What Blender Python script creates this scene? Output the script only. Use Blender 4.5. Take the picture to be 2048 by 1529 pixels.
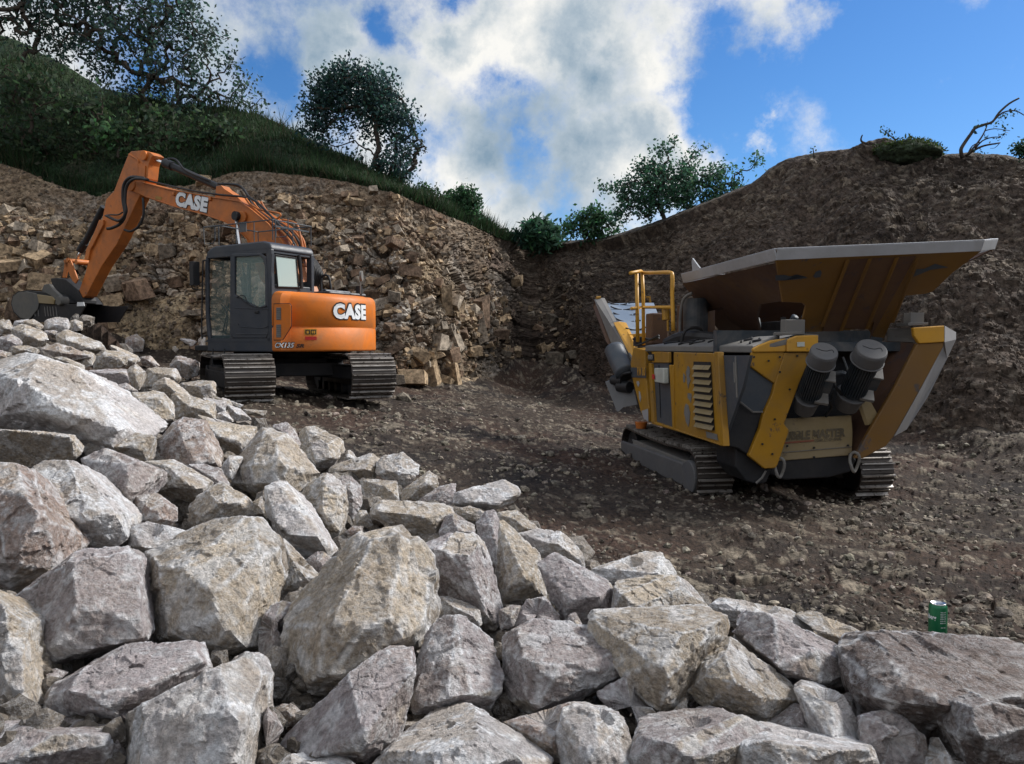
import bpy, bmesh, math, random
import numpy as np
from mathutils import Vector, Matrix
R = math.radians
S = bpy.context.scene
COL = S.collection
for o in list(bpy.data.objects): bpy.data.objects.remove(o)

# ---------------------------------------------------------------- camera
EYE = np.array([0.0, 0.0, 1.8]); FPX = 1560.0; PITCH = math.atan(74.5/1560)
cam_d = bpy.data.cameras.new('camera'); cam = bpy.data.objects.new('camera', cam_d); COL.objects.link(cam)
cam.location = EYE; cam.rotation_euler = (math.pi/2 - PITCH, 0, 0)
cam_d.sensor_width = 36; cam_d.lens = 36*FPX/2048; cam_d.clip_start = .05; cam_d.clip_end = 3000
S.camera = cam
S.view_settings.view_transform = 'Standard'; S.view_settings.look = 'None'
S.view_settings.exposure = 0.28; S.view_settings.gamma = 1
S.cycles.max_bounces = 6; S.cycles.diffuse_bounces = 3; S.cycles.transparent_max_bounces = 12
S.cycles.use_denoising = True

def pdir(px, py):
    u = (px-1024)/FPX; v = (764.5-py)/FPX; c, s = math.cos(PITCH), math.sin(PITCH)
    return np.array([u, c+v*s, -s+v*c])
def at(px, py, Y):                       # the place seen at that pixel, Y metres in front
    d = pdir(px, py); return EYE + d*(Y/d[1])
def on_plane(px, py, p0, n):
    d = pdir(px, py); n = np.array(n, float)
    return EYE + d*(np.dot(np.array(p0)-EYE, n)/np.dot(d, n))

# ---------------------------------------------------------------- sun and sky
SUN_AZ, SUN_EL = R(68), R(40)            # from +Y towards +X; a veiled sun low over the spoil slope; the crusher's deep shade is put into its paint
sd = bpy.data.lights.new('sun', 'SUN'); sun = bpy.data.objects.new('sun', sd); COL.objects.link(sun)
sd.energy = 4.2; sd.angle = R(12); sd.color = (1, .965, .91)
sv = Vector((math.sin(SUN_AZ)*math.cos(SUN_EL), math.cos(SUN_AZ)*math.cos(SUN_EL), math.sin(SUN_EL)))
sun.rotation_euler = (-sv).to_track_quat('-Z', 'Y').to_euler()

W = bpy.data.worlds.new('World'); S.world = W; W.use_nodes = True
nt = W.node_tree; nt.nodes.clear()
def N(t, tree=None, **k):
    n = (tree or nt).nodes.new(t)
    for a, b in k.items(): setattr(n, a, b)
    return n
def L(a, b, tree=None): (tree or nt).links.new(a, b)
def mth(op, a, b=None, tree=None, clamp=False):
    n = N('ShaderNodeMath', tree, operation=op, use_clamp=clamp)
    for i, v in enumerate((a, b)):
        if v is None: continue
        if isinstance(v, (int, float)): n.inputs[i].default_value = v
        else: L(v, n.inputs[i], tree)
    return n.outputs[0]
sky = N('ShaderNodeTexSky', sky_type='NISHITA', sun_disc=False, sun_elevation=SUN_EL, sun_rotation=SUN_AZ)
sky.air_density = 1.0; sky.dust_density = .3; sky.ozone_density = 2.5
tc = N('ShaderNodeTexCoord'); dirv = tc.outputs['Generated']
# clouds: soft heaps in fixed directions of the sky, broken up by noise, plus scattered cloud everywhere else
heaps = [(470,40,330,.75),(680,110,150,1),(800,250,190,.95),(960,110,200,1),(1120,60,230,1.1),(1330,90,170,1),(1520,40,170,1.25),(1610,60,110,1.2),
         (1130,300,240,1),(1320,250,160,1),(960,350,160,.95),(1390,290,110,.9),(1545,270,70,1.2),(1690,-20,110,1.0),(1200,430,190,.8),(1000,470,120,.8),(30,100,360,.8),
         (1385,165,100,.95),(1410,70,130,1.0),(2060,150,60,1.3),(640,200,110,.9),(1010,420,150,.6)]
acc = None
nz0 = N('ShaderNodeTexNoise'); nz0.inputs['Scale'].default_value = 4.2; nz0.inputs['Detail'].default_value = 8; nz0.inputs['Roughness'].default_value = .62
L(dirv, nz0.inputs['Vector'])
sub = N('ShaderNodeVectorMath', operation='SUBTRACT'); L(nz0.outputs['Color'], sub.inputs[0]); sub.inputs[1].default_value = (.5,.5,.5)
scl = N('ShaderNodeVectorMath', operation='SCALE'); L(sub.outputs[0], scl.inputs[0]); scl.inputs['Scale'].default_value = .24
wv = N('ShaderNodeVectorMath', operation='ADD'); L(dirv, wv.inputs[0]); L(scl.outputs[0], wv.inputs[1])
for (px, py, r, amp) in heaps:
    d = pdir(px, py); k = np.linalg.norm(d); d = d/k
    n = N('ShaderNodeVectorMath', operation='DISTANCE'); L(wv.outputs[0], n.inputs[0]); n.inputs[1].default_value = d
    f = mth('SUBTRACT', amp, mth('MULTIPLY', n.outputs['Value'], amp*FPX*k/r*.78), clamp=True)
    acc = f if acc is None else mth('MAXIMUM', acc, f)
for (px, py, r, amp) in [(1800,120,420,1.0),(1950,320,300,1.0),(525,130,90,.7),(880,15,60,.8),(1030,195,80,.62),(795,105,60,.7),(1085,335,60,.7),(570,190,50,.6),(1240,60,50,.5),(1475,110,60,.8),(1440,200,90,.9),(1075,430,110,.7),(330,20,60,.4),(1000,60,40,.5)]:
    d = pdir(px, py); k = np.linalg.norm(d); d = d/k
    n = N('ShaderNodeVectorMath', operation='DISTANCE'); L(wv.outputs[0], n.inputs[0]); n.inputs[1].default_value = d
    amp *= .62; acc = mth('SUBTRACT', acc, mth('SUBTRACT', amp, mth('MULTIPLY', n.outputs['Value'], amp*FPX*k/r*.8), clamp=True))
# elsewhere (outside the sector the photo shows) unseen broken cloud added as fill light
gap = N('ShaderNodeVectorMath', operation='DOT_PRODUCT'); L(dirv, gap.inputs[0])
cd = pdir(1024, 300); cd /= np.linalg.norm(cd); gap.inputs[1].default_value = cd
away = mth('MULTIPLY', mth('SUBTRACT', .76, gap.outputs['Value']), 5, clamp=True)
acc = mth('MAXIMUM', acc, mth('MULTIPLY', away, .5))
nz1 = N('ShaderNodeTexNoise'); nz1.inputs['Scale'].default_value = 6.5; nz1.inputs['Detail'].default_value = 13; nz1.inputs['Roughness'].default_value = .66
L(dirv, nz1.inputs['Vector'])
dens = mth('ADD', acc, mth('MULTIPLY', mth('SUBTRACT', nz1.outputs['Fac'], .53), 2.1))
mr = N('ShaderNodeMapRange', interpolation_type='SMOOTHSTEP'); L(dens, mr.inputs['Value']); mr.inputs['From Min'].default_value = .02; mr.inputs['From Max'].default_value = .66
mask = mr.outputs[0]
nz2 = N('ShaderNodeTexNoise'); nz2.inputs['Scale'].default_value = 7; nz2.inputs['Detail'].default_value = 12; nz2.inputs['Roughness'].default_value = .58
mp = N('ShaderNodeMapping'); mp.inputs['Location'].default_value = (.02, 0, .045); L(dirv, mp.inputs[0]); L(mp.outputs[0], nz2.inputs['Vector'])
# grey undersides: a few thicker places
gacc = None
for (px, py, r) in [(1090,330,170),(1000,340,120),(420,60,300),(560,60,160),(1230,230,110),(1180,130,90),(640,20,150),(960,60,90),(1440,110,80),(1140,420,150)]:
    d = pdir(px, py); k = np.linalg.norm(d); d = d/k
    n = N('ShaderNodeVectorMath', operation='DISTANCE'); L(wv.outputs[0], n.inputs[0]); n.inputs[1].default_value = d
    f = mth('SUBTRACT', 1, mth('MULTIPLY', n.outputs['Value'], FPX*k/r*.75), clamp=True)
    gacc = f if gacc is None else mth('MAXIMUM', gacc, f)
thick = N('ShaderNodeMapRange', interpolation_type='SMOOTHSTEP'); L(dens, thick.inputs['Value']); thick.inputs['From Min'].default_value = .42; thick.inputs['From Max'].default_value = 1.15
lum = mth('SUBTRACT', mth('SUBTRACT', mth('ADD', .95, mth('MULTIPLY', mth('SUBTRACT', nz2.outputs['Fac'], .5), 2.3)), mth('MULTIPLY', gacc, .6)), mth('MULTIPLY', thick.outputs[0], .45), clamp=True)
cr = N('ShaderNodeValToRGB'); L(lum, cr.inputs[0])
e = cr.color_ramp.elements; e[0].position = 0; e[0].color = (.20,.29,.38,1); e[1].position = 1; e[1].color = (.80,.79,.755,1)
q = cr.color_ramp.elements.new(.42); q.color = (.38,.45,.51,1)
hs = N('ShaderNodeHueSaturation'); hs.inputs['Saturation'].default_value = 1.25; L(sky.outputs[0], hs.inputs['Color'])
bg1 = N('ShaderNodeBackground'); bg1.inputs['Strength'].default_value = .088; tn = N('ShaderNodeMix', data_type='RGBA', blend_type='MULTIPLY'); tn.inputs[0].default_value = 1; L(hs.outputs[0], tn.inputs[6]); tn.inputs[7].default_value = (.80, 1.0, 1.22, 1); L(tn.outputs[2], bg1.inputs['Color'])
bg2 = N('ShaderNodeBackground'); L(mth('ADD', 1.0, mth('MULTIPLY', away, .25)), bg2.inputs['Strength']); L(cr.outputs[0], bg2.inputs['Color'])  # cloud out of view is made brighter for fill
mx = N('ShaderNodeMixShader'); L(mask, mx.inputs[0]); L(bg1.outputs[0], mx.inputs[1]); L(bg2.outputs[0], mx.inputs[2])
wo = N('ShaderNodeOutputWorld'); L(mx.outputs[0], wo.inputs[0])

# ---------------------------------------------------------------- helpers
def tag(o, label=None, cat=None, group=None, kind=None):
    if label: o['label'] = label
    if cat: o['category'] = cat
    if group: o['group'] = group
    if kind: o['kind'] = kind
    return o
def hsh(ix, iy, iz, seed):
    M = np.uint32
    h = ix.astype(np.int64).astype(M)*M(374761393) + iy.astype(np.int64).astype(M)*M(668265263) + iz.astype(np.int64).astype(M)*M(2147483647) + M((seed*362437+12345) & 0xffffffff)
    h ^= h >> M(13); h *= M(1274126177); h ^= h >> M(16); h *= M(2246822519); h ^= h >> M(15)
    return (h & M(0xffffff)).astype(np.float64)/16777216.0
def vnoise(P, seed=0):
    F = np.floor(P); f = P-F; w = f*f*(3-2*f); r = 0
    for dx in (0,1):
        for dy in (0,1):
            for dz in (0,1):
                r = r + hsh(F[:,0]+dx, F[:,1]+dy, F[:,2]+dz, seed)*np.where(dx, w[:,0], 1-w[:,0])*np.where(dy, w[:,1], 1-w[:,1])*np.where(dz, w[:,2], 1-w[:,2])
    return r*2-1
def fbm(P, seed=0, octv=4, gain=.5):
    a, r, t = 1.0, 0, 0
    for i in range(octv):
        r = r + a*vnoise(P*(2.03**i)+i*17.3, seed+i*31); t += a; a *= gain
    return r/t
def worley(P, seed=0):
    """nearest cell: F1, F2, a random number per cell and the offset to its centre"""
    F = np.floor(P); n = len(P)
    f1 = np.full(n, 9.0); f2 = np.full(n, 9.0); cid = np.zeros(n); off = np.zeros((n,3))
    for dx in (-1,0,1):
        for dy in (-1,0,1):
            for dz in (-1,0,1):
                X, Y, Z = F[:,0]+dx, F[:,1]+dy, F[:,2]+dz
                c = np.stack([X+hsh(X,Y,Z,seed), Y+hsh(X,Y,Z,seed+1), Z+hsh(X,Y,Z,seed+2)], 1)
                v = P-c; d = np.sqrt((v*v).sum(1)); m = d < f1
                f2 = np.where(m, f1, np.minimum(f2, d)); f1 = np.where(m, d, f1)
                cid = np.where(m, hsh(X,Y,Z,seed+3), cid); off[m] = v[m]
    return f1, f2, cid, off
def facets(P, seed, tilt=.6):
    f1, f2, cid, off = worley(P, seed)
    h = lambda k: np.modf(cid*(1000.0+k*137.7))[0]-.5
    return (cid-.5) + tilt*2*(off[:,0]*h(1)+off[:,1]*h(2)+off[:,2]*h(3)), f2-f1, cid
def mesh_obj(name, V, F, mat=None, parent=None, smooth=True, colors=None, loc=None):
    V = np.asarray(V, np.float32)
    if loc is not None: V = V-np.asarray(loc, np.float32)
    me = bpy.data.meshes.new(name)
    if isinstance(F, np.ndarray):
        k = F.shape[1]; me.vertices.add(len(V)); me.vertices.foreach_set('co', V.ravel())
        me.loops.add(F.size); me.loops.foreach_set('vertex_index', F.ravel().astype(np.int32))
        me.polygons.add(len(F)); me.polygons.foreach_set('loop_start', np.arange(0, F.size, k, dtype=np.int32))
        me.polygons.foreach_set('loop_total', np.full(len(F), k, np.int32)); me.update(calc_edges=True)
    else:
        me.from_pydata([tuple(map(float, v)) for v in V], [], [tuple(int(i) for i in f) for f in F]); me.update()
    me.polygons.foreach_set('use_smooth', np.full(len(me.polygons), smooth, bool))
    if colors is not None:
        a = me.color_attributes.new('tint', 'FLOAT_COLOR', 'POINT')
        c = np.ones((len(V), 4), np.float32); c[:, :3] = colors; a.data.foreach_set('color', c.ravel())
    if mat: me.materials.append(mat)
    o = bpy.data.objects.new(name, me); COL.objects.link(o)
    if parent: o.parent = parent
    if loc is not None: o.location = tuple(float(v) for v in loc)
    return o
def grid_faces(nr, nc, wrap=False):
    i, j = np.meshgrid(np.arange(nr-1), np.arange(nc if wrap else nc-1), indexing='ij')
    j2 = (j+1) % nc
    return np.stack([i*nc+j, i*nc+j2, (i+1)*nc+j2, (i+1)*nc+j], -1).reshape(-1, 4)

def mat_stone(name, fine=30, bump=.5, dist=.02, rough=.9, speck=.25, vein=0):
    m = bpy.data.materials.new(name); m.use_nodes = True; t = m.node_tree; b = t.nodes['Principled BSDF']
    b.inputs['Roughness'].default_value = rough; b.inputs['Specular IOR Level'].default_value = .25
    at_ = N('ShaderNodeAttribute', t, attribute_name='tint'); geo = N('ShaderNodeNewGeometry', t)
    n1 = N('ShaderNodeTexNoise', t); n1.inputs['Scale'].default_value = fine; n1.inputs['Detail'].default_value = 8; n1.inputs['Roughness'].default_value = .68
    L(geo.outputs['Position'], n1.inputs['Vector'], t)
    n2 = N('ShaderNodeTexNoise', t); n2.inputs['Scale'].default_value = fine*.22; n2.inputs['Detail'].default_value = 7; n2.inputs['Roughness'].default_value = .65; n2.inputs['Distortion'].default_value = 1.2
    L(geo.outputs['Position'], n2.inputs['Vector'], t)
    mr = N('ShaderNodeMapRange', t); L(n1.outputs['Fac'], mr.inputs[0], t)
    for k, v in zip(('From Min','From Max','To Min','To Max'), (.38,.62,1-speck*1.7,1+speck*1.7)): mr.inputs[k].default_value = v
    mr2 = N('ShaderNodeMapRange', t); L(n2.outputs['Fac'], mr2.inputs[0], t)
    for k, v in zip(('From Min','From Max','To Min','To Max'), (.3,.7,1-speck,1+speck)): mr2.inputs[k].default_value = v
    mu = mth('MULTIPLY', mr.outputs[0], mr2.outputs[0], t)
    sc = N('ShaderNodeVectorMath', t, operation='SCALE'); L(at_.outputs['Color'], sc.inputs[0], t); L(mu, sc.inputs['Scale'], t)
    col = sc.outputs[0]
    if vein:
        n3 = N('ShaderNodeTexNoise', t); n3.inputs['Scale'].default_value = fine*.3; n3.inputs['Detail'].default_value = 10; n3.inputs['Roughness'].default_value = .72; n3.inputs['Distortion'].default_value = .4
        L(geo.outputs['Position'], n3.inputs['Vector'], t)
        v = mth('SUBTRACT', 1, mth('MULTIPLY', mth('ABSOLUTE', mth('SUBTRACT', n3.outputs['Fac'], .52, t), None, t), 26, t), t, True)
        v2 = N('ShaderNodeMapRange', t); L(n3.outputs['Fac'], v2.inputs[0], t); v2.inputs['From Min'].default_value = .585; v2.inputs['From Max'].default_value = .625
        f = mth('MULTIPLY', mth('ADD', mth('MULTIPLY', v, .55, t), mth('MULTIPLY', v2.outputs[0], .7, t), t), vein, t, True)
        mx = N('ShaderNodeMix', t, data_type='RGBA'); L(f, mx.inputs[0], t); L(col, mx.inputs[6], t); mx.inputs[7].default_value = (.62,.62,.63,1); col = mx.outputs[2]
    L(col, b.inputs['Base Color'], t)
    bp = N('ShaderNodeBump', t); bp.inputs['Strength'].default_value = bump; bp.inputs['Distance'].default_value = dist
    n4 = N('ShaderNodeTexNoise', t); n4.inputs['Scale'].default_value = fine*1.3; n4.inputs['Detail'].default_value = 9; n4.inputs['Roughness'].default_value = .7
    L(geo.outputs['Position'], n4.inputs['Vector'], t); L(n4.outputs['Fac'], bp.inputs['Height'], t); L(bp.outputs[0], b.inputs['Normal'], t)
    return m
M_TERR = mat_stone('quarry_rubble', fine=9, bump=.7, dist=.06, speck=.3)
M_SOIL = mat_stone('quarry_soil', fine=22, bump=.8, dist=.04, speck=.35)
M_ROCK = mat_stone('limestone', fine=48, bump=1.0, dist=.03, speck=.17, vein=.6)
M_TURF = mat_stone('turf', fine=12, bump=.8, dist=.08, speck=.4)
def smooth(x, a, b):
    t = np.clip((x-a)/(b-a), 0, 1); return t*t*(3-2*t)
def icosphere(level, _c={}):
    if level in _c: return _c[level]
    bm = bmesh.new(); bmesh.ops.create_icosphere(bm, subdivisions=level, radius=1)
    V = np.array([v.co for v in bm.verts]); F = np.array([[v.index for v in f.verts] for f in bm.faces]); bm.free()
    _c[level] = (V/np.linalg.norm(V, axis=1)[:, None], F); return _c[level]
# ---------------------------------------------------------------- terrain
def floor_z(x, y):
    a = 3.5-x
    return .11*np.log1p(np.exp(np.clip(a*1.5, -30, 30)))/1.5
PC = (np.array([-600, 100, 750, 1860, 2700.]), np.array([3.7e-4, 3.9e-4, 5.2e-4, 4.85e-4, 4.85e-4]))
def pile_depth(px, py):
    c = np.interp(px, *PC); return 1/np.maximum(.4545 - c*(1529-py), .085)
CREST = (np.array([-1500,-400,0,200,420,520,640,760,900,1040,1160,1330,1450,1740,1960,2300,3200]),
         np.array([12,12,10.8,10.2,9.8,9.0,8.2,7.0,6.3,5.7,4.9,4.2,3.8,3.35,3.2,3.0,2.6]))
def ground_z(x, y):
    """floor of the pit plus the heap of spoil the photographer stands on"""
    yy = np.maximum(y, .05); px = 1024+FPX*x/yy
    c = np.interp(px, *PC); yc = np.interp(px, *CREST)
    f = floor_z(x, y)
    def heap(Y):
        row = 1529-(.4545-1/Y)/c; return 1.8-Y*(row-690)/FPX-.30
    Yc = np.minimum(yy, yc*.93); h = heap(np.maximum(Yc, .4))
    h = h - np.maximum(0, yy-yc*.93)*.62
    shelf = 1.8+yy*(690-654)/FPX-.05                      # the heap runs on behind its crest, below the line of sight
    kk = (1-smooth(px, 190, 300))*(1-smooth(yy, 18.6, 20)); h = np.where(yy > yc*.93, np.maximum(h, shelf*kk+h*(1-kk)), h)
    h = np.where(y < .4, .35, h)
    m = np.maximum(h, f); k = .12          # soft maximum
    return m + k*np.exp(-np.abs(h-f)/k)*.4
BASE = (np.array([-1500,-400,0,200,400,600,800,900,1000,1060,1200,1350,1500,1700,1850,2048,2500,3500.]),
        np.array([15,20.5,22,21.5,20.8,20,19.3,20.5,24,25.5,21.5,18.5,16.5,15,13.5,12.5,10.5,8.]))
TOPD = (np.array([-1500,-400,0,200,400,600,800,900,1000,1060,1200,1350,1500,1700,1850,2048,2500,3500.]),
        np.array([3,3,3,3,3,2.8,2.8,3.2,4,4.5,6,7,7.5,7.5,7.5,8,7,6.]))
TOPY = (np.array([-1500,-400,0,60,100,200,300,400,470,520,600,700,800,900,1000,1060,1120,1200,1260,1320,1400,1450,1500,1530,1560,1600,1640,1690,1720,1760,1800,1850,1870,1920,1980,2048,2500,3500.]),
        np.array([330,330,325,345,368,398,392,372,350,346,354,368,392,436,478,492,488,480,464,444,412,392,370,348,330,320,312,305,294,284,296,306,318,314,318,328,345,400.]))
CRSY = (np.array([-1500,-400,0,60,130,220,350,480,560,640,700,800,870,960,1010,1060]),
        np.array([60,60,76,96,134,188,214,226,250,292,322,372,404,444,474,488]))
def horizon_z(px, py, Y): return 1.8 + Y*(690-py)/FPX
def build_terrain():
    t_in = np.arctan((np.linspace(-140, 2190, 1010)-1024)/FPX)
    t_l = np.concatenate([np.linspace(-math.pi, -.98, 60)[:-1], np.linspace(-.98, t_in[0], 110)[:-1]]); t_r = np.concatenate([np.linspace(t_in[-1], 1.05, 150)[1:], np.linspace(1.05, math.pi, 60)[1:-1]])
    T = np.concatenate([t_l, t_in, t_r]); nc = len(T)
    tt = np.clip(T, -1.05, 1.05); px = 1024+FPX*np.tan(tt); cs = np.cos(tt)
    fade = smooth(np.abs(T), 1.0, 1.9)
    Rb = np.interp(px, *BASE)/cs; Rt = (np.interp(px, *BASE)+np.interp(px, *TOPD))/cs
    Yt = Rt*cs; ty = np.interp(px, *TOPY); zt = horizon_z(px, ty, Yt)
    w = np.clip((1060-px)/1060, 0, 1.3); Yc = Yt+.6+w*5.5; cy = np.where(px < 1060, np.interp(px, *CRSY), ty-2)
    zc = horizon_z(px, cy, Yc); Rc = Yc/cs
    Rb = Rb*(1-fade)+22*fade; Rt = Rt*(1-fade)+30*fade; Rc = Rc*(1-fade)+36*fade
    zt = zt*(1-fade)+8.0*fade; zc = zc*(1-fade)+9.0*fade  # walls out of view are raised to block low sky light
    sx, cx = np.sin(T), np.cos(T)
    # ---- ground
    RS = [2.0]
    while RS[-1] < 40: RS.append(RS[-1]+min(max(.012, RS[-1]**2*.00125), .075))
    inv = np.concatenate([1/np.array([.25,.5,.8,1.1,1.4,1.7,1.9]), 1/np.array(RS)])
    rows = []
    for k in range(len(inv)):
        rr = 1/np.maximum(inv[k], 1e-3); rr = np.minimum(rr, Rb); rows.append(rr)
        if (rr >= Rb-1e-6).all(): break
    rows = np.array(rows); nr = len(rows)
    # spread the last rows so none coincide
    X = rows*sx; Y = rows*cx
    Z = ground_z(X.ravel(), Y.ravel()).reshape(X.shape)
    P = np.stack([X, Y, Z], -1).reshape(-1, 3)
    u = fbm(P*[.35,.35,0]+3, 5, 3); rut = fbm(P*[.9,.5,0], 8, 4)
    h1, e1, c1 = facets(P*[5,5,5], 40, .5); h2, e2, c2 = facets(P*[14,14,14], 50, .5)
    st = smooth(fbm(P*[.6,.6,0], 77, 3), -.35, .35)
    dz = .09*u + .10*rut + .05*np.abs(fbm(P*[2.6,2.6,2.6], 12, 3)) + .055*st*np.maximum(h1, -.1) + .02*h2
    rr_ = np.hypot(P[:, 0], P[:, 1]); gap = (np.tile(Rb, nr)-rr_); pxx = np.tile(px, nr)
    foot = np.interp(pxx, [-200, 300, 520, 800, 930, 1060, 1180, 1300, 1600, 2100], [.5, .5, .25, .2, .45, 1.1, .9, .5, .55, .6]); reach = np.interp(pxx, [0, 800, 1000, 1150, 1300, 2100], [1.5, 1.2, 3.2, 4.0, 2.0, 2.5])
    dz = dz+foot*(np.clip(1-gap/reach, 0, 1)**1.7)*(.75+.7*fbm(P*[.9,.9,0]+2, 31, 3))
    dz = dz+.05*fbm(P*[3.2,1.1,0], 33, 3)*smooth(rr_, 4, 7)
    pth = np.array([[-2.6,12.6],[-1.2,10.4],[.6,8.6],[2.0,7.0],[3.6,5.6]]); bd_ = np.full(len(P), 9.); al = np.zeros(len(P)); so = 0
    for A_, B_ in zip(pth, pth[1:]):             # crawler prints leading to the excavator
        dv_ = B_-A_; ln_ = np.linalg.norm(dv_); u_ = dv_/ln_; q_ = P[:, :2]-A_; t_ = np.clip(q_@u_, 0, ln_); sd_ = q_@np.array([-u_[1], u_[0]]); dd_ = np.hypot(*(q_-t_[:, None]*u_).T)
        m_ = dd_ < np.abs(bd_); bd_ = np.where(m_, np.sign(sd_)*dd_, bd_); al = np.where(m_, so+t_, al); so += ln_
    prt = np.clip(1-np.abs(np.abs(bd_)-1.0)/.42, 0, 1)**.5*(np.abs(bd_) < 2); prt = prt*smooth(fbm(P*[.8,.8,0], 35, 2), -.5, .1)
    dz = dz*(1-.6*prt)-.05*prt+.022*prt*np.sin(al*2*math.pi/.19)
    P[:, 2] += dz
    brown = np.array([.037,.026,.019]); red = np.array([.046,.027,.019]); dark = np.array([.020,.015,.013]); pale = np.array([.20,.17,.13])
    k = smooth(fbm(P*[.5,.5,0]+9, 21, 4), -.1, .35)[:, None]; C = brown*(1-k)+red*k
    k = smooth(fbm(P*[1.1,1.1,0], 25, 4), .0, .5)[:, None]; C = C*(1-k)+dark*k
    sm = ((c1 > .80)*smooth(e1, .03, .12)*st)[:, None]; C = C*(1-.75*sm)+pale*.75*sm
    sm = ((c2 > .84)*smooth(e2, .05, .2))[:, None]; C = C*(1-.6*sm)+pale*.6*sm
    o = mesh_obj('ground', P, grid_faces(nr, nc, True)[:, ::-1], M_SOIL, colors=C); tag(o, kind='structure')
    last = P.reshape(nr, nc, 3)[-1].copy()
    zb = last[:, 2]
    # ---- quarry face
    nw = 250; s = np.linspace(0, 1, nw)[:, None]
    left = np.clip((1100-px)/250, 0, 1)[None, :]
    e = 1.0+.9*left
    Rw = Rb+(Rt-Rb)*(s**e); Zw = zb+(zt-zb)*s
    Pw = np.stack([Rw*sx, Rw*cx, Zw], -1)
    dv = np.gradient(Pw, axis=0); du = np.gradient(Pw, axis=1); Nn = np.cross(du, dv); Nn /= np.linalg.norm(Nn, axis=2)[..., None]+1e-9
    toin = -np.stack([sx, cx, 0*sx-.8], -1); Nn *= np.sign((Nn*toin[None]).sum(2))[..., None]
    F = Pw.reshape(-1, 3); Nf = Nn.reshape(-1, 3); lf = np.broadcast_to(left, Rw.shape).ravel(); sf = np.broadcast_to(s, Rw.shape).ravel(); pf = np.broadcast_to(px[None], Rw.shape).ravel()
    ends = smooth(sf, 0, .03)*(1-smooth(sf, .97, 1)*.8)
    warp = np.stack([fbm(F*.9+i*7, 60+i, 3) for i in range(3)], 1)*.18
    big = fbm(F*[.28,.28,.35], 90, 3)*.8+fbm(F*.9, 93, 3)*.3
    hA, eA, cA = facets((F+warp)*[1.5,1.5,2.3], 100, .55); hB, eB, cB = facets((F+warp*.6)*[3.4,3.4,5.2], 110, .6); hC, eC, cC = facets((F+warp*.3)*[8,8,11], 120, .6)
    blocky = smooth(fbm(F*[.35,.35,.6]+4, 130, 3), -.35, .25)*lf
    blocky = np.clip(blocky+.5*smooth(pf, 640, 860)*(1-smooth(pf, 1020, 1120)), 0, 1)*(1-smooth(sf, .7, .95)*.7)
    # bedding ledges in the lower part
    bed = np.abs(np.modf(F[:, 2]*1.7+warp[:, 2]*1.5+40)[0]-.5)*2
    dA = .55*blocky*(.42*hA - .16*(1-smooth(eA, 0, .10))); dB = .6*(.20*hB-.05*(1-smooth(eB, 0, .12)))*(lf*(.5+.5*blocky)+.25*(1-lf)); dC = .05*hC*lf+.045*hC*(1-lf)
    rub, eR, cR = facets((F+warp*.3)*[4.6,4.6,5.5], 140, .5); dR = (1-lf)*.13*rub*(cR > .6)
    slab = lf*smooth(pf, 190, 240)*(1-smooth(pf, 360, 400))*(1-smooth(sf, .30, .36))
    gul = (1-lf)*(.8*fbm(np.stack([np.arctan2(F[:,0],F[:,1])*9, 0*F[:,0], F[:,2]*.15], 1), 150, 3)+.35*fbm(F*[.8,.8,.8], 152, 3))
    D = ends*((big*(.45+.25*lf)+gul) + (dA+dB+dC+dR)*(1-.75*slab)) + .015*fbm(F*14, 160, 3)
    F = F+Nf*D[:, None]
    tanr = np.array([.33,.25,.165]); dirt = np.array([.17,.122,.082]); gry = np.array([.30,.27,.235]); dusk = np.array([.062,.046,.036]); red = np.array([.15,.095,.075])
    k = smooth(fbm(F*[.5,.5,.5], 170, 4), -.3, .3)[:, None]
    stone = tanr*(1-k)+gry*k; stone = stone*(.65+.7*cB[:, None])
    isst = np.clip((cA < .62*blocky+.08)*1.+(cB < .42)*.7*lf+(cC < .25)*.4, 0, 1)*(1-.45*smooth(sf, .6, .9))
    isst = isst*smooth(eB, .0, .08)*np.where(blocky > .4, smooth(eA, .0, .07), 1)
    isst = isst[:, None]; Cw = dirt*(1-isst)+stone*isst
    k = smooth(fbm(F*[.4,.4,.9]+5, 175, 4), .1, .5)[:, None]*(1-isst*.7); Cw = Cw*(1-.6*k)+red*.6*k
    # right hand slope: loose spoil with pale stones, its shade painted in as low albedo
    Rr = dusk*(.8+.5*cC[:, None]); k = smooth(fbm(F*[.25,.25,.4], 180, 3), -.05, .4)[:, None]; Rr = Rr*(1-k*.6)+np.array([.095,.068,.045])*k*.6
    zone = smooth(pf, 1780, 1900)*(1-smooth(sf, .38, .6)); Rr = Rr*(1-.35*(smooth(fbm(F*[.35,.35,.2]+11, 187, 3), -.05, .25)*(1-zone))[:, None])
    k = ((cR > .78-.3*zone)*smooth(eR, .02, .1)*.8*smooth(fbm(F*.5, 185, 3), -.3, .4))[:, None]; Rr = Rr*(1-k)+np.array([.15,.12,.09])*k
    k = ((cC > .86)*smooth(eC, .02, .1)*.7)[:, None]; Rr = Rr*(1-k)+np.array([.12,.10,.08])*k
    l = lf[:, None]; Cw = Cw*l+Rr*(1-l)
    soil = (smooth(pf, 960, 1060)*(1-smooth(pf, 1230, 1330))*(1-smooth(sf, .25, .55)))[:, None]; Cw = Cw*(1-soil)+np.array([.036,.025,.019])*(.8+.4*cC[:, None])*soil
    sl = slab[:, None]; Cw = Cw*(1-sl)+(np.array([.36,.28,.18])*(.8+.4*(vnoise(F*[3,3,1.0], 9)[:, None])))*sl
    k = (eA*blocky < .05)*blocky*(1-slab); Cw *= (1-.55*k[:, None]*(blocky[:, None] > .3))
    # tie the lowest row to the ground
    F = F.reshape(nw, nc, 3); F[0] = last; F[0, :, 2] -= .02; Cw = Cw.reshape(-1, 3)
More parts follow.
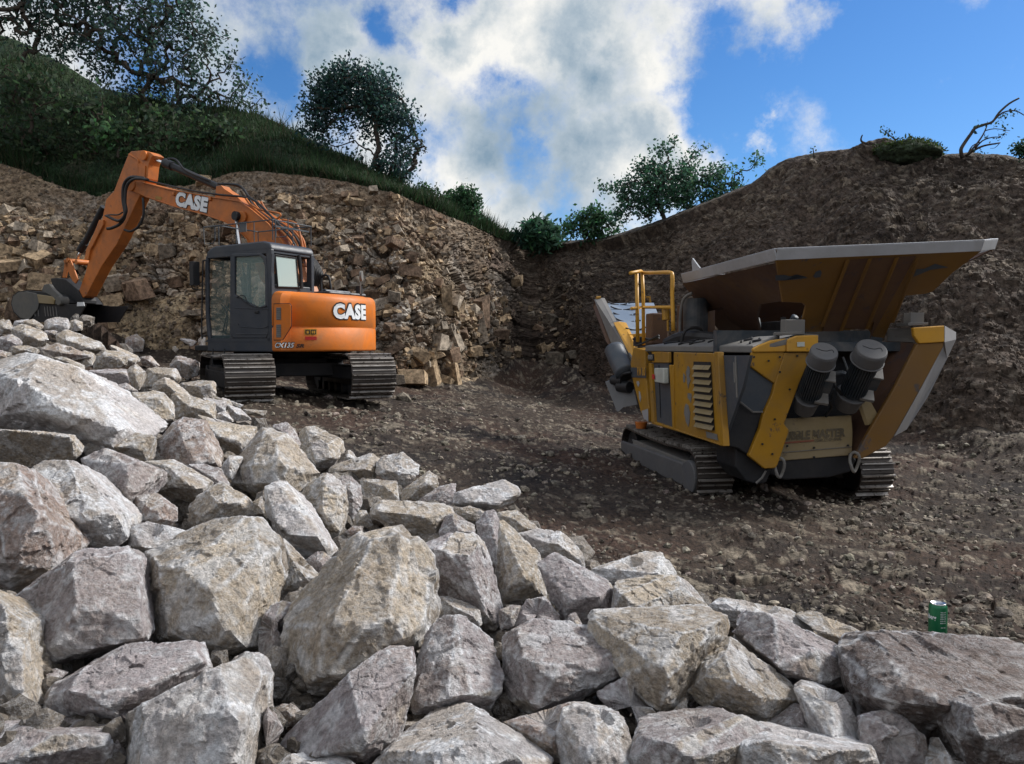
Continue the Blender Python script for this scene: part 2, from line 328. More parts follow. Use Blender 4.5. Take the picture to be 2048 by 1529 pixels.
    o = mesh_obj('rock_face', F.reshape(-1, 3), grid_faces(nw, nc, True)[:, ::-1], M_TERR, colors=Cw, smooth=False); tag(o, kind='structure'); FACE = o
    # ---- hillside above
    edge = F[-1].copy(); nh = 90; Ph = []
    q = np.concatenate([np.linspace(0, 1, 70), 1+np.array([.03,.08,.15,.3,.6,1.2,2.5,5,10,20,40,80,160])])
    Re = np.hypot(edge[:, 0], edge[:, 1])
    for v in q:
        if v <= 1:
            r = Re+(Rc-Re)*v; z = edge[:, 2]+(zc-edge[:, 2])*(v**.85)
        else:
            r = Rc+(v-1)*4; z = zc-(v-1)*.9*np.exp(-(v-1)*.03)-.05
            z = np.maximum(z, zc-4-(v-1)*.02)
        Ph.append(np.stack([r*sx, r*cx, z], -1))
    Ph = np.array(Ph); H = Ph.reshape(-1, 3)
    fr = np.repeat(np.clip(q, 0, 1), nc); a = smooth(fr, 0, .1)*np.where(np.tile(px, len(q)) < 1060, 1, .35)
    a2 = np.repeat(1-smooth(q, .8, 1.0)*.6, nc)
    H[:, 2] += a*a2*(.25*fbm(H*.6, 200, 3)+.12*fbm(H*2, 205, 3))+.03*fbm(H*6, 206, 2)
    g1 = np.array([.018,.036,.018]); g2 = np.array([.032,.056,.022]); g3 = np.array([.04,.036,.024])
    k = smooth(fbm(H*.7, 210, 3), -.2, .4)[:, None]; C = g1*(1-k)+g2*k; k = smooth(fbm(H*1.3+3, 211, 3), .0, .5)[:, None]; C = C*(1-k*.6)+g3*k*.6
    pp = np.tile(px, len(q)); soil = (smooth(pp, 1000, 1100))[:, None]; C = C*(1-soil)+np.array([.085,.072,.06])*soil
    o = mesh_obj('hillside', H, grid_faces(len(q), nc, True)[:, ::-1], M_TURF, colors=C); tag(o, kind='structure')
    return dict(face_obj=FACE, T=T, px=px, ground=P.reshape(nr, nc, 3), face=F, hill=H.reshape(len(q), nc, 3), nhill=70)
TER = build_terrain()
def ground_at(x, y):
    G = TER['ground']; j = np.argmin(np.abs(TER['T']-math.atan2(x, y))); r = math.hypot(x, y)
    rr = np.hypot(G[:, j, 0], G[:, j, 1]); return float(np.interp(r, rr, G[:, j, 2]))

# ---------------------------------------------------------------- loose stones
def pebbles(name, pts, sizes, cols, mat, rng, level=1, flat=.6):
    V0, F0 = icosphere(level); n = len(pts); m = len(V0)
    sc = rng.uniform(.55, 1.15, (n, 3)); sc[:, 2] *= flat/.85
    V = V0[None]*(1+rng.uniform(-.28, .28, (n, m, 1)))*sc[:, None]*np.asarray(sizes)[:, None, None]*.5
    a = rng.uniform(0, 6.28, n); b = rng.normal(0, .45, n); ca, sa, cb, sb = np.cos(a)[:, None], np.sin(a)[:, None], np.cos(b)[:, None], np.sin(b)[:, None]
    x = V[..., 0]*cb-V[..., 2]*sb; z = V[..., 0]*sb+V[..., 2]*cb; y = V[..., 1]
    V = np.stack([x*ca-y*sa, x*sa+y*ca, z], -1)+np.asarray(pts)[:, None]
    F = (F0[None]+(np.arange(n)*m)[:, None, None]).reshape(-1, 3)
    return mesh_obj(name, V.reshape(-1, 3), F, mat, smooth=False, colors=np.repeat(cols, m, 0))
rng = np.random.default_rng(7)
def scatter_ground(n, smin, smax, pxr, pyr, seed):
    rg = np.random.default_rng(seed); out = []
    px = rg.uniform(*pxr, n); py = rg.uniform(*pyr, n)
    G = TER['ground']; T = TER['T']
    Y = 1.5/np.maximum((py-690)/FPX, .04)
    for _ in range(4):
        x = (px-1024)/FPX*Y; z = ground_z(x, Y); Y = np.clip((1.8-z)/((py-690)/FPX), .8, 24)
    x = (px-1024)/FPX*Y
    return x, Y, rg
x, y, rg = scatter_ground(30000, 0, 0, (380, 2700), (790, 1420), 3)
j = np.searchsorted(TER['T'], np.arctan2(x, y)); j = np.clip(j, 0, len(TER['T'])-1)
den = fbm(np.stack([x*.8, y*.8, 0*x], 1), 77, 3); keep = (rg.random(len(x)) < .25+.9*smooth(den, -.2, .4)); x, y = x[keep], y[keep]
bx = np.interp(1024+FPX*x/y, *BASE); keep = y < bx-.2; x, y = x[keep], y[keep]
z = np.array([ground_at(a, b) for a, b in zip(x, y)])
sz = np.exp(rg.normal(-3.35, .55, len(x)))*np.clip(y/9, .5, 1.3); sz = np.clip(sz, .012, .17); bigs = rg.random(len(x)) < .02; sz[bigs] *= rg.uniform(1.8, 3.2, bigs.sum())
col = np.array([.22,.19,.155])*rg.uniform(.35, 1.35, (len(x), 1))*rg.normal(1, .025, (len(x), 3))
o = pebbles('gravel', np.stack([x, y, z+sz*.12], 1), sz, col, M_SOIL, rg); tag(o, kind='stuff')
# rubble caught on the face and at its foot
fc = TER['face']; nw, ncc = fc.shape[:2]; n = 30000
jj = rg.integers(170, ncc-160, n); ii = np.clip((rg.beta(1.0, 1.5, n)*nw).astype(int), 0, nw-2); p = fc[ii, jj]
pxs = TER['px'][jj]; right = smooth(pxs, 1000, 1150); keep = rg.random(n) < .4+.25*right; p = p[keep]; right = right[keep]; n = len(p)
sz = np.clip(np.exp(rg.normal(-2.75, .55, n)), .03, .32)*(1-.45*right*(rg.random(n) < .93)); br = rg.uniform(.4, 1.5, (n, 1))
col = (np.array([.17,.135,.10])*(1-right[:, None])+np.array([.085,.063,.047])*right[:, None])*br
o = pebbles('rubble', p, sz, col, M_TERR, rg, flat=.8); tag(o, kind='stuff')

def angular_blocks():
    """fractured blocks standing out of the face: squarish lumps with flat sides, lying to the bedding"""
    rg = np.random.default_rng(17); fc = TER['face']; nw, nc = fc.shape[:2]; px = TER['px']
    sel = np.nonzero((px > -160) & (px < 1160))[0]; n = 15000
    j = rg.choice(sel, n); i = np.clip((rg.random(n)**.9*nw).astype(int), 2, nw-3); P = fc[i, j]; pj = px[j]; si = i/nw
    dens = smooth(fbm(P*[.6,.6,.8]+4, 130, 3), -.28, .25); wz = 1-.75*smooth(si, .5, .95); wr = (1-.85*smooth(pj, 1020, 1140))*(1-.45*smooth(pj, 780, 840)*(si < .35))
    slab = smooth(pj, 205, 235)*(1-smooth(pj, 365, 395))*(1-smooth(si, .31, .35))
    keep = rg.random(n) < (.07+.93*dens)*wz*wr*(1-slab); P, pj, si = P[keep], pj[keep], si[keep]; n = len(P)
    size = np.clip(np.exp(rg.normal(-2.25, .62, n)), .045, .60)*np.where((pj < 420) & (si < .4), 1.35, 1.)*np.clip(1.15-.6*si, .5, 1.2)
    tall = ((pj > 800) & (pj < 1010) & (si < .45) & (rg.random(n) < .012))
    d3 = np.stack([rg.uniform(.6, 1.5, n), rg.uniform(.6, 1.1, n), rg.uniform(.45, 1.0, n)], 1)*size[:, None]
    d3[tall] = np.stack([rg.uniform(.25, .5, tall.sum()), rg.uniform(.3, .5, tall.sum()), rg.uniform(.6, 1.1, tall.sum())], 1)
    cube = np.array([[x, y, z] for z in (-.5, .5) for x, y in ((-.5,-.5), (.5,-.5), (.5,.5), (-.5,.5))])
    V = cube[None]*d3[:, None]*(1+rg.uniform(-.34, .22, (n, 8, 3)))
    az = np.arctan2(P[:, 0], P[:, 1]); rot = -az+rg.normal(0, .5, n); tilt = rg.normal(.12, .28, n); tilt[tall] = rg.normal(.12, .08, tall.sum()); roll = rg.normal(0, .3, n)
    c, s_ = np.cos(tilt)[:, None], np.sin(tilt)[:, None]; x = V[..., 0]*c-V[..., 2]*s_; z = V[..., 0]*s_+V[..., 2]*c; y = V[..., 1]
    c, s_ = np.cos(roll)[:, None], np.sin(roll)[:, None]; y, z = y*c-z*s_, y*s_+z*c
    c, s_ = np.cos(rot)[:, None], np.sin(rot)[:, None]; x, y = x*c-y*s_, x*s_+y*c
    outw = -np.stack([np.sin(az), np.cos(az), 0*az], 1)
    V = np.stack([x, y, z], -1)+(P+outw*(d3[:, 1]*rg.uniform(.0, .32, n))[:, None])[:, None]
    q = np.array([[3,2,1,0],[4,5,6,7],[0,1,5,4],[1,2,6,5],[2,3,7,6],[3,0,4,7]]); tri = np.concatenate([q[:, [0,1,2]], q[:, [0,2,3]]])
    F = (tri[None]+(np.arange(n)*8)[:, None, None]).reshape(-1, 3)
    k = rg.random((n, 1)); C = np.where(k < .45, [[.32,.235,.15]], np.where(k < .75, [[.28,.235,.185]], [[.19,.13,.09]]))*rg.uniform(.5, 1.3, (n, 1))*(1-.3*smooth(pj, 930, 1120))[:, None]
    o = mesh_obj('broken_blocks', V.reshape(-1, 3), F, M_TERR, parent=TER['face_obj'], smooth=False, colors=np.repeat(C, 8, 0))
    # one or two cuts more so they do not read as boxes
    b = o.modifiers.new('chip', 'BEVEL'); b.width = .022; b.segments = 1; b.limit_method = 'ANGLE'; b.angle_limit = R(30)
angular_blocks()
# ---------------------------------------------------------------- the heap of quarried rocks
# one line per rock: crop frame; tone; label; outline; front corners (x y and how far they stand out, in hundredths of the rock's size)
CROPS = {'A': (0,640,2.73), 'B': (0,1080,2.926), 'C': (500,1150,2.926), 'D': (500,820,3.185), 'E': (1000,950,2.64), 'F': (1400,1100,3.16), 'S': (0,0,1), 'G': (0,600,4.267)}
ROCKS = '''
A|w|huge white dusted boulder, the biggest in the heap, sloping down from the picture's edge|-120,330 -60,250 0,232 60,205 170,183 290,215 440,270 560,370 680,480 745,580 830,640 780,700 640,705 590,690 430,720 400,640 250,605 60,595 -120,560|170,330,28 290,480,34 420,560,30 600,660,22 20,330,20 560,520,18
A|t|flat tan block lying under the huge white boulder|-100,590 0,593 100,600 380,620 410,640 445,745 300,790 170,800 100,780 -100,780|100,622,30 380,636,30 300,640,34 -60,620,30
A|b|big smooth brown boulder at the picture's edge above the grey square block|-150,800 0,785 110,790 150,820 200,930 270,1060 370,1210 375,1290 290,1400 160,1470 60,1525 -150,1480|130,850,16 230,1090,34 60,1350,32 290,1360,12 -60,900,20
A|w|pale mauve boulder with white crackled top beside the smooth brown boulder|155,820 240,768 410,775 520,880 600,980 640,1060 690,1110 700,1190 640,1245 400,1275 370,1210 270,1060 200,930|300,1075,26 430,1085,32 630,1060,22 520,1060,30
A|g|grey wedge with a light veined side behind the pale mauve boulder|430,760 560,705 620,710 680,760 870,825 860,870 780,970 700,1080 680,1095 640,1060 600,980 520,880|690,790,24 700,960,28 850,840,5
A|b|dark brown pyramid with a rough split face and a white side|810,740 880,640 950,555 1000,530 1080,540 1110,590 1160,680 1210,760 1212,815 1150,800 1030,800 880,765|960,575,18 1040,790,30 1105,610,15 1150,780,20
A|t|long tan rock below the dark brown pyramid|800,770 900,765 1010,800 1110,850 1150,900 1130,940 1080,990 1000,985 940,950 820,935 870,830|900,800,20 1010,900,30 1100,930,25
A|g|small grey rock leaning against the foot of the dark brown pyramid|1030,800 1100,790 1210,820 1260,905 1180,930 1120,905|1130,840,25 1200,890,20
A|t|pale tan lumpy rock with a dark hollow beside it|1120,940 1190,895 1260,910 1370,980 1395,1040 1340,1075 1200,1090 1060,1160 1030,1110 1030,1010 1080,980|1180,1000,28 1300,1000,20 1080,1110,20
A|b|small rounded mauve brown rock among the pale slabs|685,1095 750,980 820,945 900,970 960,1030 965,1100 920,1130 780,1125 700,1115|790,1000,20 900,1010,22 850,1090,30
A|w|flat white slab lying below the rounded mauve brown rock|695,1130 800,1110 900,1120 1045,1160 960,1225 850,1280 790,1275 700,1220|760,1240,20 850,1255,25 980,1180,15
A|t|tall tan pyramid with a brown broken lower face|1255,880 1300,770 1400,620 1445,585 1510,605 1640,700 1720,820 1735,860 1660,965 1560,960 1440,965 1400,975 1340,940|1500,650,18 1520,780,34 1360,790,26 1530,890,26 1400,900,26
A|g|narrow grey rock behind the shoulder of the tall tan pyramid|1480,575 1570,560 1620,620 1645,705 1600,700 1530,640|1570,620,22 1610,680,15
A|t|cream and tan block with a shadowed lower side at the upper rim|1640,600 1700,585 1790,610 1870,660 1882,720 1840,770 1800,810 1740,832 1690,790 1640,700|1720,790,28 1840,755,24 1680,650,15 1780,680,25
A|t|tan rock behind the tall tan pyramid|1090,560 1240,570 1400,590 1390,650 1330,740 1215,700 1130,640|1200,640,28 1320,680,25
A|w|steep white blue slab with a broken brown underside|1440,1000 1435,920 1530,868 1580,920 1700,1050 1850,1260 1840,1330 1740,1325 1650,1305 1540,1210 1500,1110|1480,1000,14 1550,1170,26 1700,1180,32 1780,1260,22
A|t|upright rock with a coarse brown face beside the steep white blue slab|1640,980 1700,880 1770,835 1830,850 1890,940 1900,1080 1860,1190 1800,1200 1700,1060|1760,900,22 1850,960,20 1790,1100,28
A|t|cream stone at the far end of the heap beside a rounded one|-30,0 50,0 65,50 0,85 -30,80|20,40,30
A|t|broad cream rock near the bucket in the second row of the crest|60,45 120,20 230,60 265,110 200,150 100,130|140,80,30 210,110,20
A|t|rounded cream rock just below the bucket|120,5 180,-5 235,28 220,58 150,42|180,25,30
A|w|white angular block standing up under the bucket|235,10 300,-15 375,-5 378,50 310,72 240,60|300,30,30 360,20,15
A|t|small cream cube beside the white angular block|380,5 410,-2 452,12 450,62 385,62|410,15,25
A|g|low grey rock at the heap's far edge|-30,100 60,75 105,100 100,140 40,172 -30,160|40,110,30
A|t|tan rock with a dark brown end in the upper heap|300,80 340,60 440,80 560,130 572,160 430,168 380,205 310,180|350,110,25 450,140,28
A|t|flat tan slab behind the huge white boulder's top|45,150 150,140 210,160 200,190 50,190|120,165,30
A|t|small upright tan stone in the step of stones above the huge boulder|440,190 460,165 510,180 507,250 440,275|470,200,25
A|t|cream block with a brown spot and a white top|508,200 560,165 660,170 700,200 680,250 640,267 510,265|560,200,25 650,210,20
A|t|long cream stone beyond the cream block|640,165 700,190 755,215 740,242 660,262 640,230|700,220,25
A|g|grey brick shaped slab in the step of stones|450,290 560,272 690,275 707,345 570,352 500,330|570,290,25 690,295,20
A|g|thin grey slab resting beneath the brick shaped slab|470,300 560,340 560,385 500,350|530,340,15
A|t|tan stone beside the deep black crack|690,270 740,238 785,275 780,330 750,378 708,340|730,290,25
A|t|broad cream stone beside the deep black crack|792,272 850,262 960,270 995,320 960,348 880,330 820,372 785,378|850,290,20 940,310,25
A|g|flat grey striped rock below the crack|575,365 690,345 752,385 700,402 640,442 580,400|680,370,25
A|t|wedge of tan rock leaning left below the broad cream stone|820,352 900,312 1030,420 1000,472 930,405 830,392|900,350,25 960,400,22
A|t|cream block with a square brown end near the excavator's track|965,350 1060,335 1170,338 1182,400 1160,442 1080,430 1030,400|1080,365,25 1150,355,18
A|t|big ochre faced rock with a pale grey tongue|640,440 700,402 830,388 900,400 940,450 955,540 870,575 780,597 720,545 700,480|760,430,26 880,440,24 800,540,28
A|t|long cream rock between the ochre faced rock and the excavator|930,400 1000,470 1100,430 1180,470 1172,545 1090,545 950,545|1030,490,22 1120,490,25
A|w|small pale rock at the edge of the dirt near the track|1100,430 1180,435 1240,455 1235,505 1180,512|1180,460,25
A|w|thin white splinter on the dirt below the excavator's track|1180,420 1330,465 1312,482 1240,455|1250,445,15
A|w|round white stone near the dirt edge|1180,512 1230,495 1275,548 1240,560 1180,555|1220,520,28
A|w|white triangular stone at the dirt edge|1230,460 1310,485 1370,540 1290,558 1250,505|1290,510,22
A|t*|small flat stone out on the dirt edge|1320,485 1460,498 1440,528 1340,520|1390,505,20
A|t|low cream rock peeping out behind the huge boulder|285,205 340,200 440,250 455,300 380,250|370,230,15
A|b*|small brown rock in front of the mound of dirt|760,200 820,195 870,250 850,262 770,242|810,220,25
A|b*|dark brown rock beside the excavator's track|920,250 960,195 1080,225 1085,310 1000,315|980,240,22 1060,260,20
A|t*|small tan rock at the corner of the cab|1090,190 1160,180 1172,220 1100,228|1130,200,25
A|b*|round brown rock at the foot of the quarry face|680,100 740,75 790,110 780,172 690,192|740,120,30
A|b|dark brown lump under the tan rock with the dark end|215,150 300,130 380,200 430,168 500,200 440,215 360,230 280,195|330,180,20
A|t|tan slab running under the foot of the huge white boulder|430,700 590,655 720,610 860,640 815,742 800,772 680,765 620,715 560,708 465,748|600,700,18 760,690,20
A|w|pale grey stone in the gap beside the tall tan pyramid|1210,800 1250,740 1330,745 1300,810 1260,880 1215,830|1250,780,25
A|t|small tan stone wedged beside the steep white slab|1370,1000 1430,960 1445,1060 1390,1065|1410,1010,20
A|g|grey sliver in the gap below the steep white slab|1650,1320 1760,1262 1842,1330 1750,1428 1720,1405|1750,1310,20 1770,1370,20
A|t|small cream rock with a brown face behind the broad cream rock|70,60 120,40 130,70 90,120 60,90|95,80,20
A|t|small tan stone on the heap's far shoulder|-30,160 60,180 50,200 -30,210|10,185,20
A|b|small dark red stone at the left shoulder of the huge boulder|-40,180 10,165 40,205 0,230 -40,230|0,195,20
G|w|pale stone leaning under the bucket's tip|200,170 240,165 250,190 215,215 110,235 110,180|170,190,25
G|t|cream stone at the crest where the bucket rests|0,180 25,160 95,215 80,270 0,275|40,220,28
G|g|flat dark stone under the white angular block|360,270 440,258 490,268 470,300 400,300|430,280,20
G|t|cream lumps between the step of stones and the dirt|930,390 1000,405 1080,440 1180,490 1190,530 1120,540 1040,500 950,420|1040,450,20 1120,500,20
G|t*|small cream stone on the brown mound|1470,400 1495,395 1525,420 1500,450 1470,430|1495,420,20
G|t*|tan stone under the cab's front corner|1690,340 1715,310 1755,320 1750,440 1700,430|1720,370,20
G|w*|white stone on the brown mound|1530,330 1610,335 1680,360 1640,395 1580,370|1600,355,20
G|b*|cream topped brown boulder before the track|1440,560 1500,475 1600,510 1700,520 1690,640 1600,690 1540,640|1520,520,20 1620,560,22
G|t|flat cream stone beside the track's foot|1830,870 1900,835 1960,850 1990,905 1920,940 1840,930|1900,870,20
G|t|tan rock behind the round white stone|1680,1000 1800,1010 1870,1040 2048,1080 2040,1110 1880,1150 1750,1100|1800,1040,20 1900,1090,22
B|g|big grey square faced block|60,350 200,260 370,150 420,92 500,90 680,42 790,65 830,110 870,260 880,480 850,590 680,665 500,710 230,720 220,560 150,430|285,690,30 275,420,24 800,540,28 790,95,14 400,120,20 560,400,33
S|t|huge ridged grey and tan boulder next to the big grey square block|283,1112 316,1107 366,1082 421,1040 470,1034 530,1040 555,1070 567,1120 566,1150 557,1190 540,1235 520,1300 500,1300 440,1325 425,1335 390,1300 345,1290 303,1290 300,1210 288,1150|452,1110,22 450,1230,34 462,1290,28 330,1130,22 330,1270,20 530,1100,15
B|t|tall brown and white streaked rock cut off by the picture's edge|-120,250 0,335 70,410 140,430 205,500 220,800 230,1050 120,1065 -120,1080|60,480,25 130,700,30 130,1020,28 0,700,30
B|g|low mauve boulder with white veins under the big grey square block|225,930 300,860 400,790 540,720 700,650 1000,605 1140,600 1185,640 1240,760 1100,850 830,960 760,1010 740,1130 650,1125 420,1095 230,1055|640,760,14 650,960,30 400,880,24 1150,690,12 950,780,20
B|w|white veined boulder standing in front with a sharp corner|700,1450 740,1200 770,1010 860,960 1240,790 1430,662 1495,690 1545,770 1562,900 1540,1040 1490,1200 1460,1450|835,1010,24 1290,780,22 1330,1000,32 1330,1400,32 850,1400,24
B|g|wide mauve rock along the bottom edge|-120,1110 0,1100 150,1055 330,1065 410,1100 550,1110 720,1150 735,1250 690,1400 -120,1400|150,1110,18 400,1180,28 600,1180,24 0,1300,30
B|g|small grey stones' topmost one in the gap under the big square block|220,765 320,755 385,780 300,865 222,905|280,800,22
B|b|small brown stone deep in the dark gap beside the biggest front boulder|1605,1000 1640,965 1705,960 1780,1020 1765,1075 1690,1100 1630,1060|1680,1000,25 1720,1050,20
B|g|dark grey slab in the gap beside the white veined boulder|1555,960 1640,1110 1600,1250 1500,1420 1470,1420 1540,1150|1580,1150,15
C|g|dark grey rock in shadow behind the biggest front boulder|60,300 110,190 180,148 245,160 240,250 190,400 180,520 90,590 50,500|150,250,18 130,450,22
S|t|biggest front boulder, tan and grey with a sloping upper face|555,1311 560,1266 589,1211 630,1185 676,1121 688,1096 732,1059 792,1054 823,1068 848,1103 864,1143 870,1178 869,1266 849,1311 800,1350 720,1395 671,1410 643,1428 616,1416 582,1369|789,1066,10 798,1135,22 661,1235,30 566,1320,10 640,1375,26 845,1250,18 740,1300,32
C|g|long mauve slab with a tan edge leaning on the biggest front boulder|110,1130 200,960 350,870 490,780 600,660 720,560 770,470 800,440 900,425 950,435 960,480 945,560 895,700 880,960 780,1060 680,1130|940,560,16 885,700,18 700,880,26 640,1010,32 560,900,26 780,620,18
C|g|grey cube like block with a shadowed tan underside|1090,262 1200,240 1260,245 1330,300 1410,390 1450,540 1478,660 1470,710 1410,790 1300,840 1150,862 985,865 930,780 915,680 970,540 1040,430|940,765,24 1290,705,28 1470,682,20 1180,738,30 1200,400,18
D|g|hollow grey slab with a dark brown underside and a hanging tip|1100,850 1230,800 1420,775 1460,800 1480,960 1550,1030 1582,1110 1588,1400 1500,1405 1340,1290 1185,1195 1150,1050|1190,905,30 1390,950,32 1425,1110,32 1490,1290,22 1470,1180,30
D|w|pale curved stone under the hollow grey slab|1180,1200 1270,1200 1400,1240 1475,1310 1482,1385 1420,1375 1300,1315 1190,1335|1300,1260,24 1420,1310,20
E|g|wide mauve rock with a jagged rusty underside|5,900 10,850 110,790 270,758 370,820 490,872 600,870 700,905 720,945 670,1040 550,1100 480,1160 300,1225 180,1278 60,1240 20,1150|90,850,14 130,1000,30 290,1065,30 330,985,24 480,960,22 680,1000,12 180,1250,24
E|t|saddle shaped cream rock tapering to a point|450,740 515,728 570,800 700,838 860,808 1020,778 1212,724 1215,825 1150,905 1040,1010 990,1100 960,1190 930,1230 880,1330 830,1290 720,1150 650,1060 700,940 600,870 480,850|930,880,26 850,1010,30 870,1270,14 700,1040,18 1100,850,18
E|g|dark underside rock in the shadow below the saddle shaped cream rock|500,1150 650,1080 740,1150 870,1335 840,1358 690,1310 580,1230|680,1200,12
E|g|tall grey rock leaning towards the black hole|205,450 270,418 360,440 440,510 530,570 612,600 600,690 580,775 480,745 400,740 355,805 290,720 250,600 230,540|350,655,24 500,640,28 400,520,16 560,720,14
E|w|white blue slab at the upper edge by the dirt|460,510 600,465 720,430 850,408 880,470 935,530 840,550 690,565 600,582 540,570|640,500,12 830,530,22
E|t|pale tan slab with a grey shadowed end near the dirt|600,582 720,555 880,530 965,530 1030,600 1130,742 1020,778 830,812 720,822 580,778 620,650|632,625,24 710,700,30 820,800,22 960,620,10
E|g|small sharp stone between the tall grey rock and the saddle shaped one|360,740 400,725 440,800 440,822 380,826 352,800|400,780,20
E|g|small dark rock in the gap under the tan patched boulder|-10,715 60,690 115,690 70,805 0,825|50,740,20
E|g|dark triangular rock with white flecks|62,805 130,670 200,645 250,650 320,770 330,805 180,785 110,795|190,700,20 220,760,20
S|t|brown flecked boulder beside the black hole|1373,1382 1388,1345 1408,1310 1425,1295 1460,1281 1482,1290 1520,1325 1561,1350 1590,1378 1602,1404 1590,1420 1564,1438 1536,1457 1504,1447 1463,1433 1430,1417 1390,1402|1450,1312,20 1470,1370,32 1535,1400,22 1410,1350,20
F|w|thin pale rock standing behind the brown flecked boulder|210,575 230,540 280,522 330,560 380,650 480,770 440,775 330,670|300,600,18
F|g|broad grey blue boulder with a scooped white face|190,490 270,408 380,432 470,465 600,530 690,540 780,545 870,630 960,690 1020,720 1052,800 990,850 900,932 830,927 760,870 600,870 500,790 400,650 330,560 230,540|470,480,18 510,720,28 700,705,26 770,850,26 1000,745,12 740,640,26
F|w|pale slab with a dark notch at the upper rim|45,345 100,313 210,345 420,358 570,390 640,430 740,505 735,540 650,560 600,530 480,450 380,440 270,410 190,480 130,400|440,400,12 600,500,22 150,360,15
F|t|cream rock with a brown lower side at the rim by the dirt|610,415 690,398 820,420 900,480 1020,530 1062,580 960,590 870,615 780,550 740,510|780,520,22 900,560,22
F|m|broad dark flat topped rock that the green can stands on|870,640 950,580 1080,580 1110,540 1440,548 1570,565 1700,558 1860,620 1960,660 2200,690 2300,900 2200,1050 1900,1120 1480,1210 1300,1207 1180,1155 1010,1030 1000,900 1050,760|1015,900,14 1200,945,26 1450,960,30 1900,980,30 1100,720,10 2100,960,26
F|m|dark rugged rock in the bottom corner in front of the can's rock|1490,1045 1510,930 1600,862 1650,855 1720,930 1900,960 2048,1010 2300,1100 2300,1500 1760,1500 1640,1290 1580,1190 1520,1130|1600,960,18 1720,990,28 1760,1200,32 2100,1120,26
F|w|small pale pyramid at the bottom edge under the dark rugged rock|1390,1450 1490,1260 1555,1210 1620,1240 1760,1380 1790,1450|1560,1270,20 1600,1400,28
F|w|pale topped slab across the bottom with a thick broken white edge|170,1450 205,1330 250,1210 330,1180 440,1150 700,1170 960,1240 1100,1260 1150,1360 1180,1450|265,1235,16 480,1262,26 740,1322,30 860,1290,26 1090,1290,16 600,1420,30
F|w|white ridged rock between the brown flecked boulder and the dark pit|600,880 640,862 740,868 810,930 870,908 930,990 980,1060 1080,1252 960,1245 700,1170 710,1035 650,960|840,1000,22 825,1190,30 700,940,10
F|g|small mauve rock behind the white ridged rock|890,930 1000,870 1005,1052 960,1045 920,985|960,960,20
F|g|dark grey rock in the shadow under the brown flecked boulder|430,1150 600,1020 650,980 700,1030 712,1170 560,1165|620,1080,15
S|g|wide mauve blue rock along the bottom below the black hole|1255,1540 1262,1495 1272,1478 1303,1458 1340,1449 1400,1451 1444,1435 1479,1432 1511,1445 1545,1466 1504,1478 1482,1490 1475,1560 1300,1560|1400,1475,18 1450,1460,14 1380,1530,30 1300,1490,15
E|w|grey rock with a bold white band across it|300,1330 330,1235 400,1210 520,1235 640,1270 682,1340 692,1440 725,1600 330,1600|340,1310,16 520,1280,14 540,1440,28 480,1540,28
E|b|brown rock wedged behind the white banded rock|20,1300 150,1290 300,1225 380,1205 330,1300 340,1529 200,1480|200,1330,14 260,1430,20
C|w|broad pale rock at the bottom centre|640,1200 700,1109 800,1040 900,960 985,932 1100,905 1330,832 1400,860 1500,930 1640,1010 1780,1115 1850,1250 900,1250|850,1080,16 1000,1010,20 1150,960,12 1300,1000,28 1200,1150,34 1560,1080,24
C|w|low pale rock at the bottom edge beneath the long mauve slab|130,1150 200,1080 280,1040 420,1040 520,1065 640,1120 640,1220 130,1220|300,1110,22 480,1130,22
C|t|thin slab in the dark gap below the cube like block|880,882 980,865 1100,868 1112,900 1080,925 950,940|1000,890,14
E|t|small tan rock standing in the black hole|905,1275 950,1210 990,1180 988,1335 930,1335|955,1260,15
D|g|grey rock behind the coarse brown upright rock|530,440 580,425 650,425 710,480 705,620 650,720 620,640 600,520|640,520,24
D|t|grey and tan block in the middle of the upper rim|695,452 800,445 940,468 952,600 900,602 760,585 715,560|830,480,22 900,520,14 800,560,14
D|t|long pale tan rock lying across the middle|745,620 800,590 900,602 1060,590 1200,605 1300,622 1303,665 1230,740 1190,830 1050,792 930,750 860,740 770,690|780,650,22 1000,660,26 1190,700,22
D|t|tan wedge beside the long pale tan rock|640,760 690,640 740,640 792,742 700,752|710,690,20
D|b|little brown stone under the tan wedge|600,780 660,740 725,742 715,790 640,805|670,770,20
D|t|pointed tan rock on the upper rim beside the blue grey one|958,592 968,520 1090,420 1150,385 1190,420 1212,480 1150,530 1050,585 980,597|1100,470,24 1160,420,10 1020,560,14
D|g|blue grey angular stone beside the pointed tan rock|1050,592 1200,490 1305,470 1308,540 1280,612 1200,607|1230,520,18 1180,580,14
D|w|long pale slab sticking out over the dirt|1290,590 1300,530 1410,548 1500,500 1620,440 1742,515 1680,592 1570,637 1500,642 1410,612|1400,580,20 1570,618,24 1715,530,14 1620,470,8
D|t|flat cream stone beneath the long pale slab|1310,640 1400,612 1500,650 1450,705 1390,700 1312,672|1400,660,20
D|w|cream and grey boulder at the rim above the dirt slope|798,345 830,300 930,290 980,270 1082,370 1078,410 1000,485 960,505 870,430 800,405|960,400,24 860,390,18 980,300,8
D|t|white topped rock with an ochre lower face at the rim|480,405 560,350 640,310 790,278 832,310 795,370 798,442 700,442 620,415|650,380,20 770,380,20 560,390,14
D|w|small white triangular stone at the rim behind the ochre faced one|540,370 590,280 640,255 688,310 630,345|620,300,20
D|g|grey stone with white speckles under the blue grey angular stone|1198,790 1240,690 1270,658 1340,690 1432,740 1438,795 1300,795 1205,830|1290,710,18 1330,770,20
D|g|tall mauve pillar shaped rock with a rounded head|1435,720 1500,650 1540,640 1585,690 1600,780 1650,880 1680,980 1620,1090 1570,1080 1490,970 1470,820|1530,720,18 1570,850,28 1590,1000,26
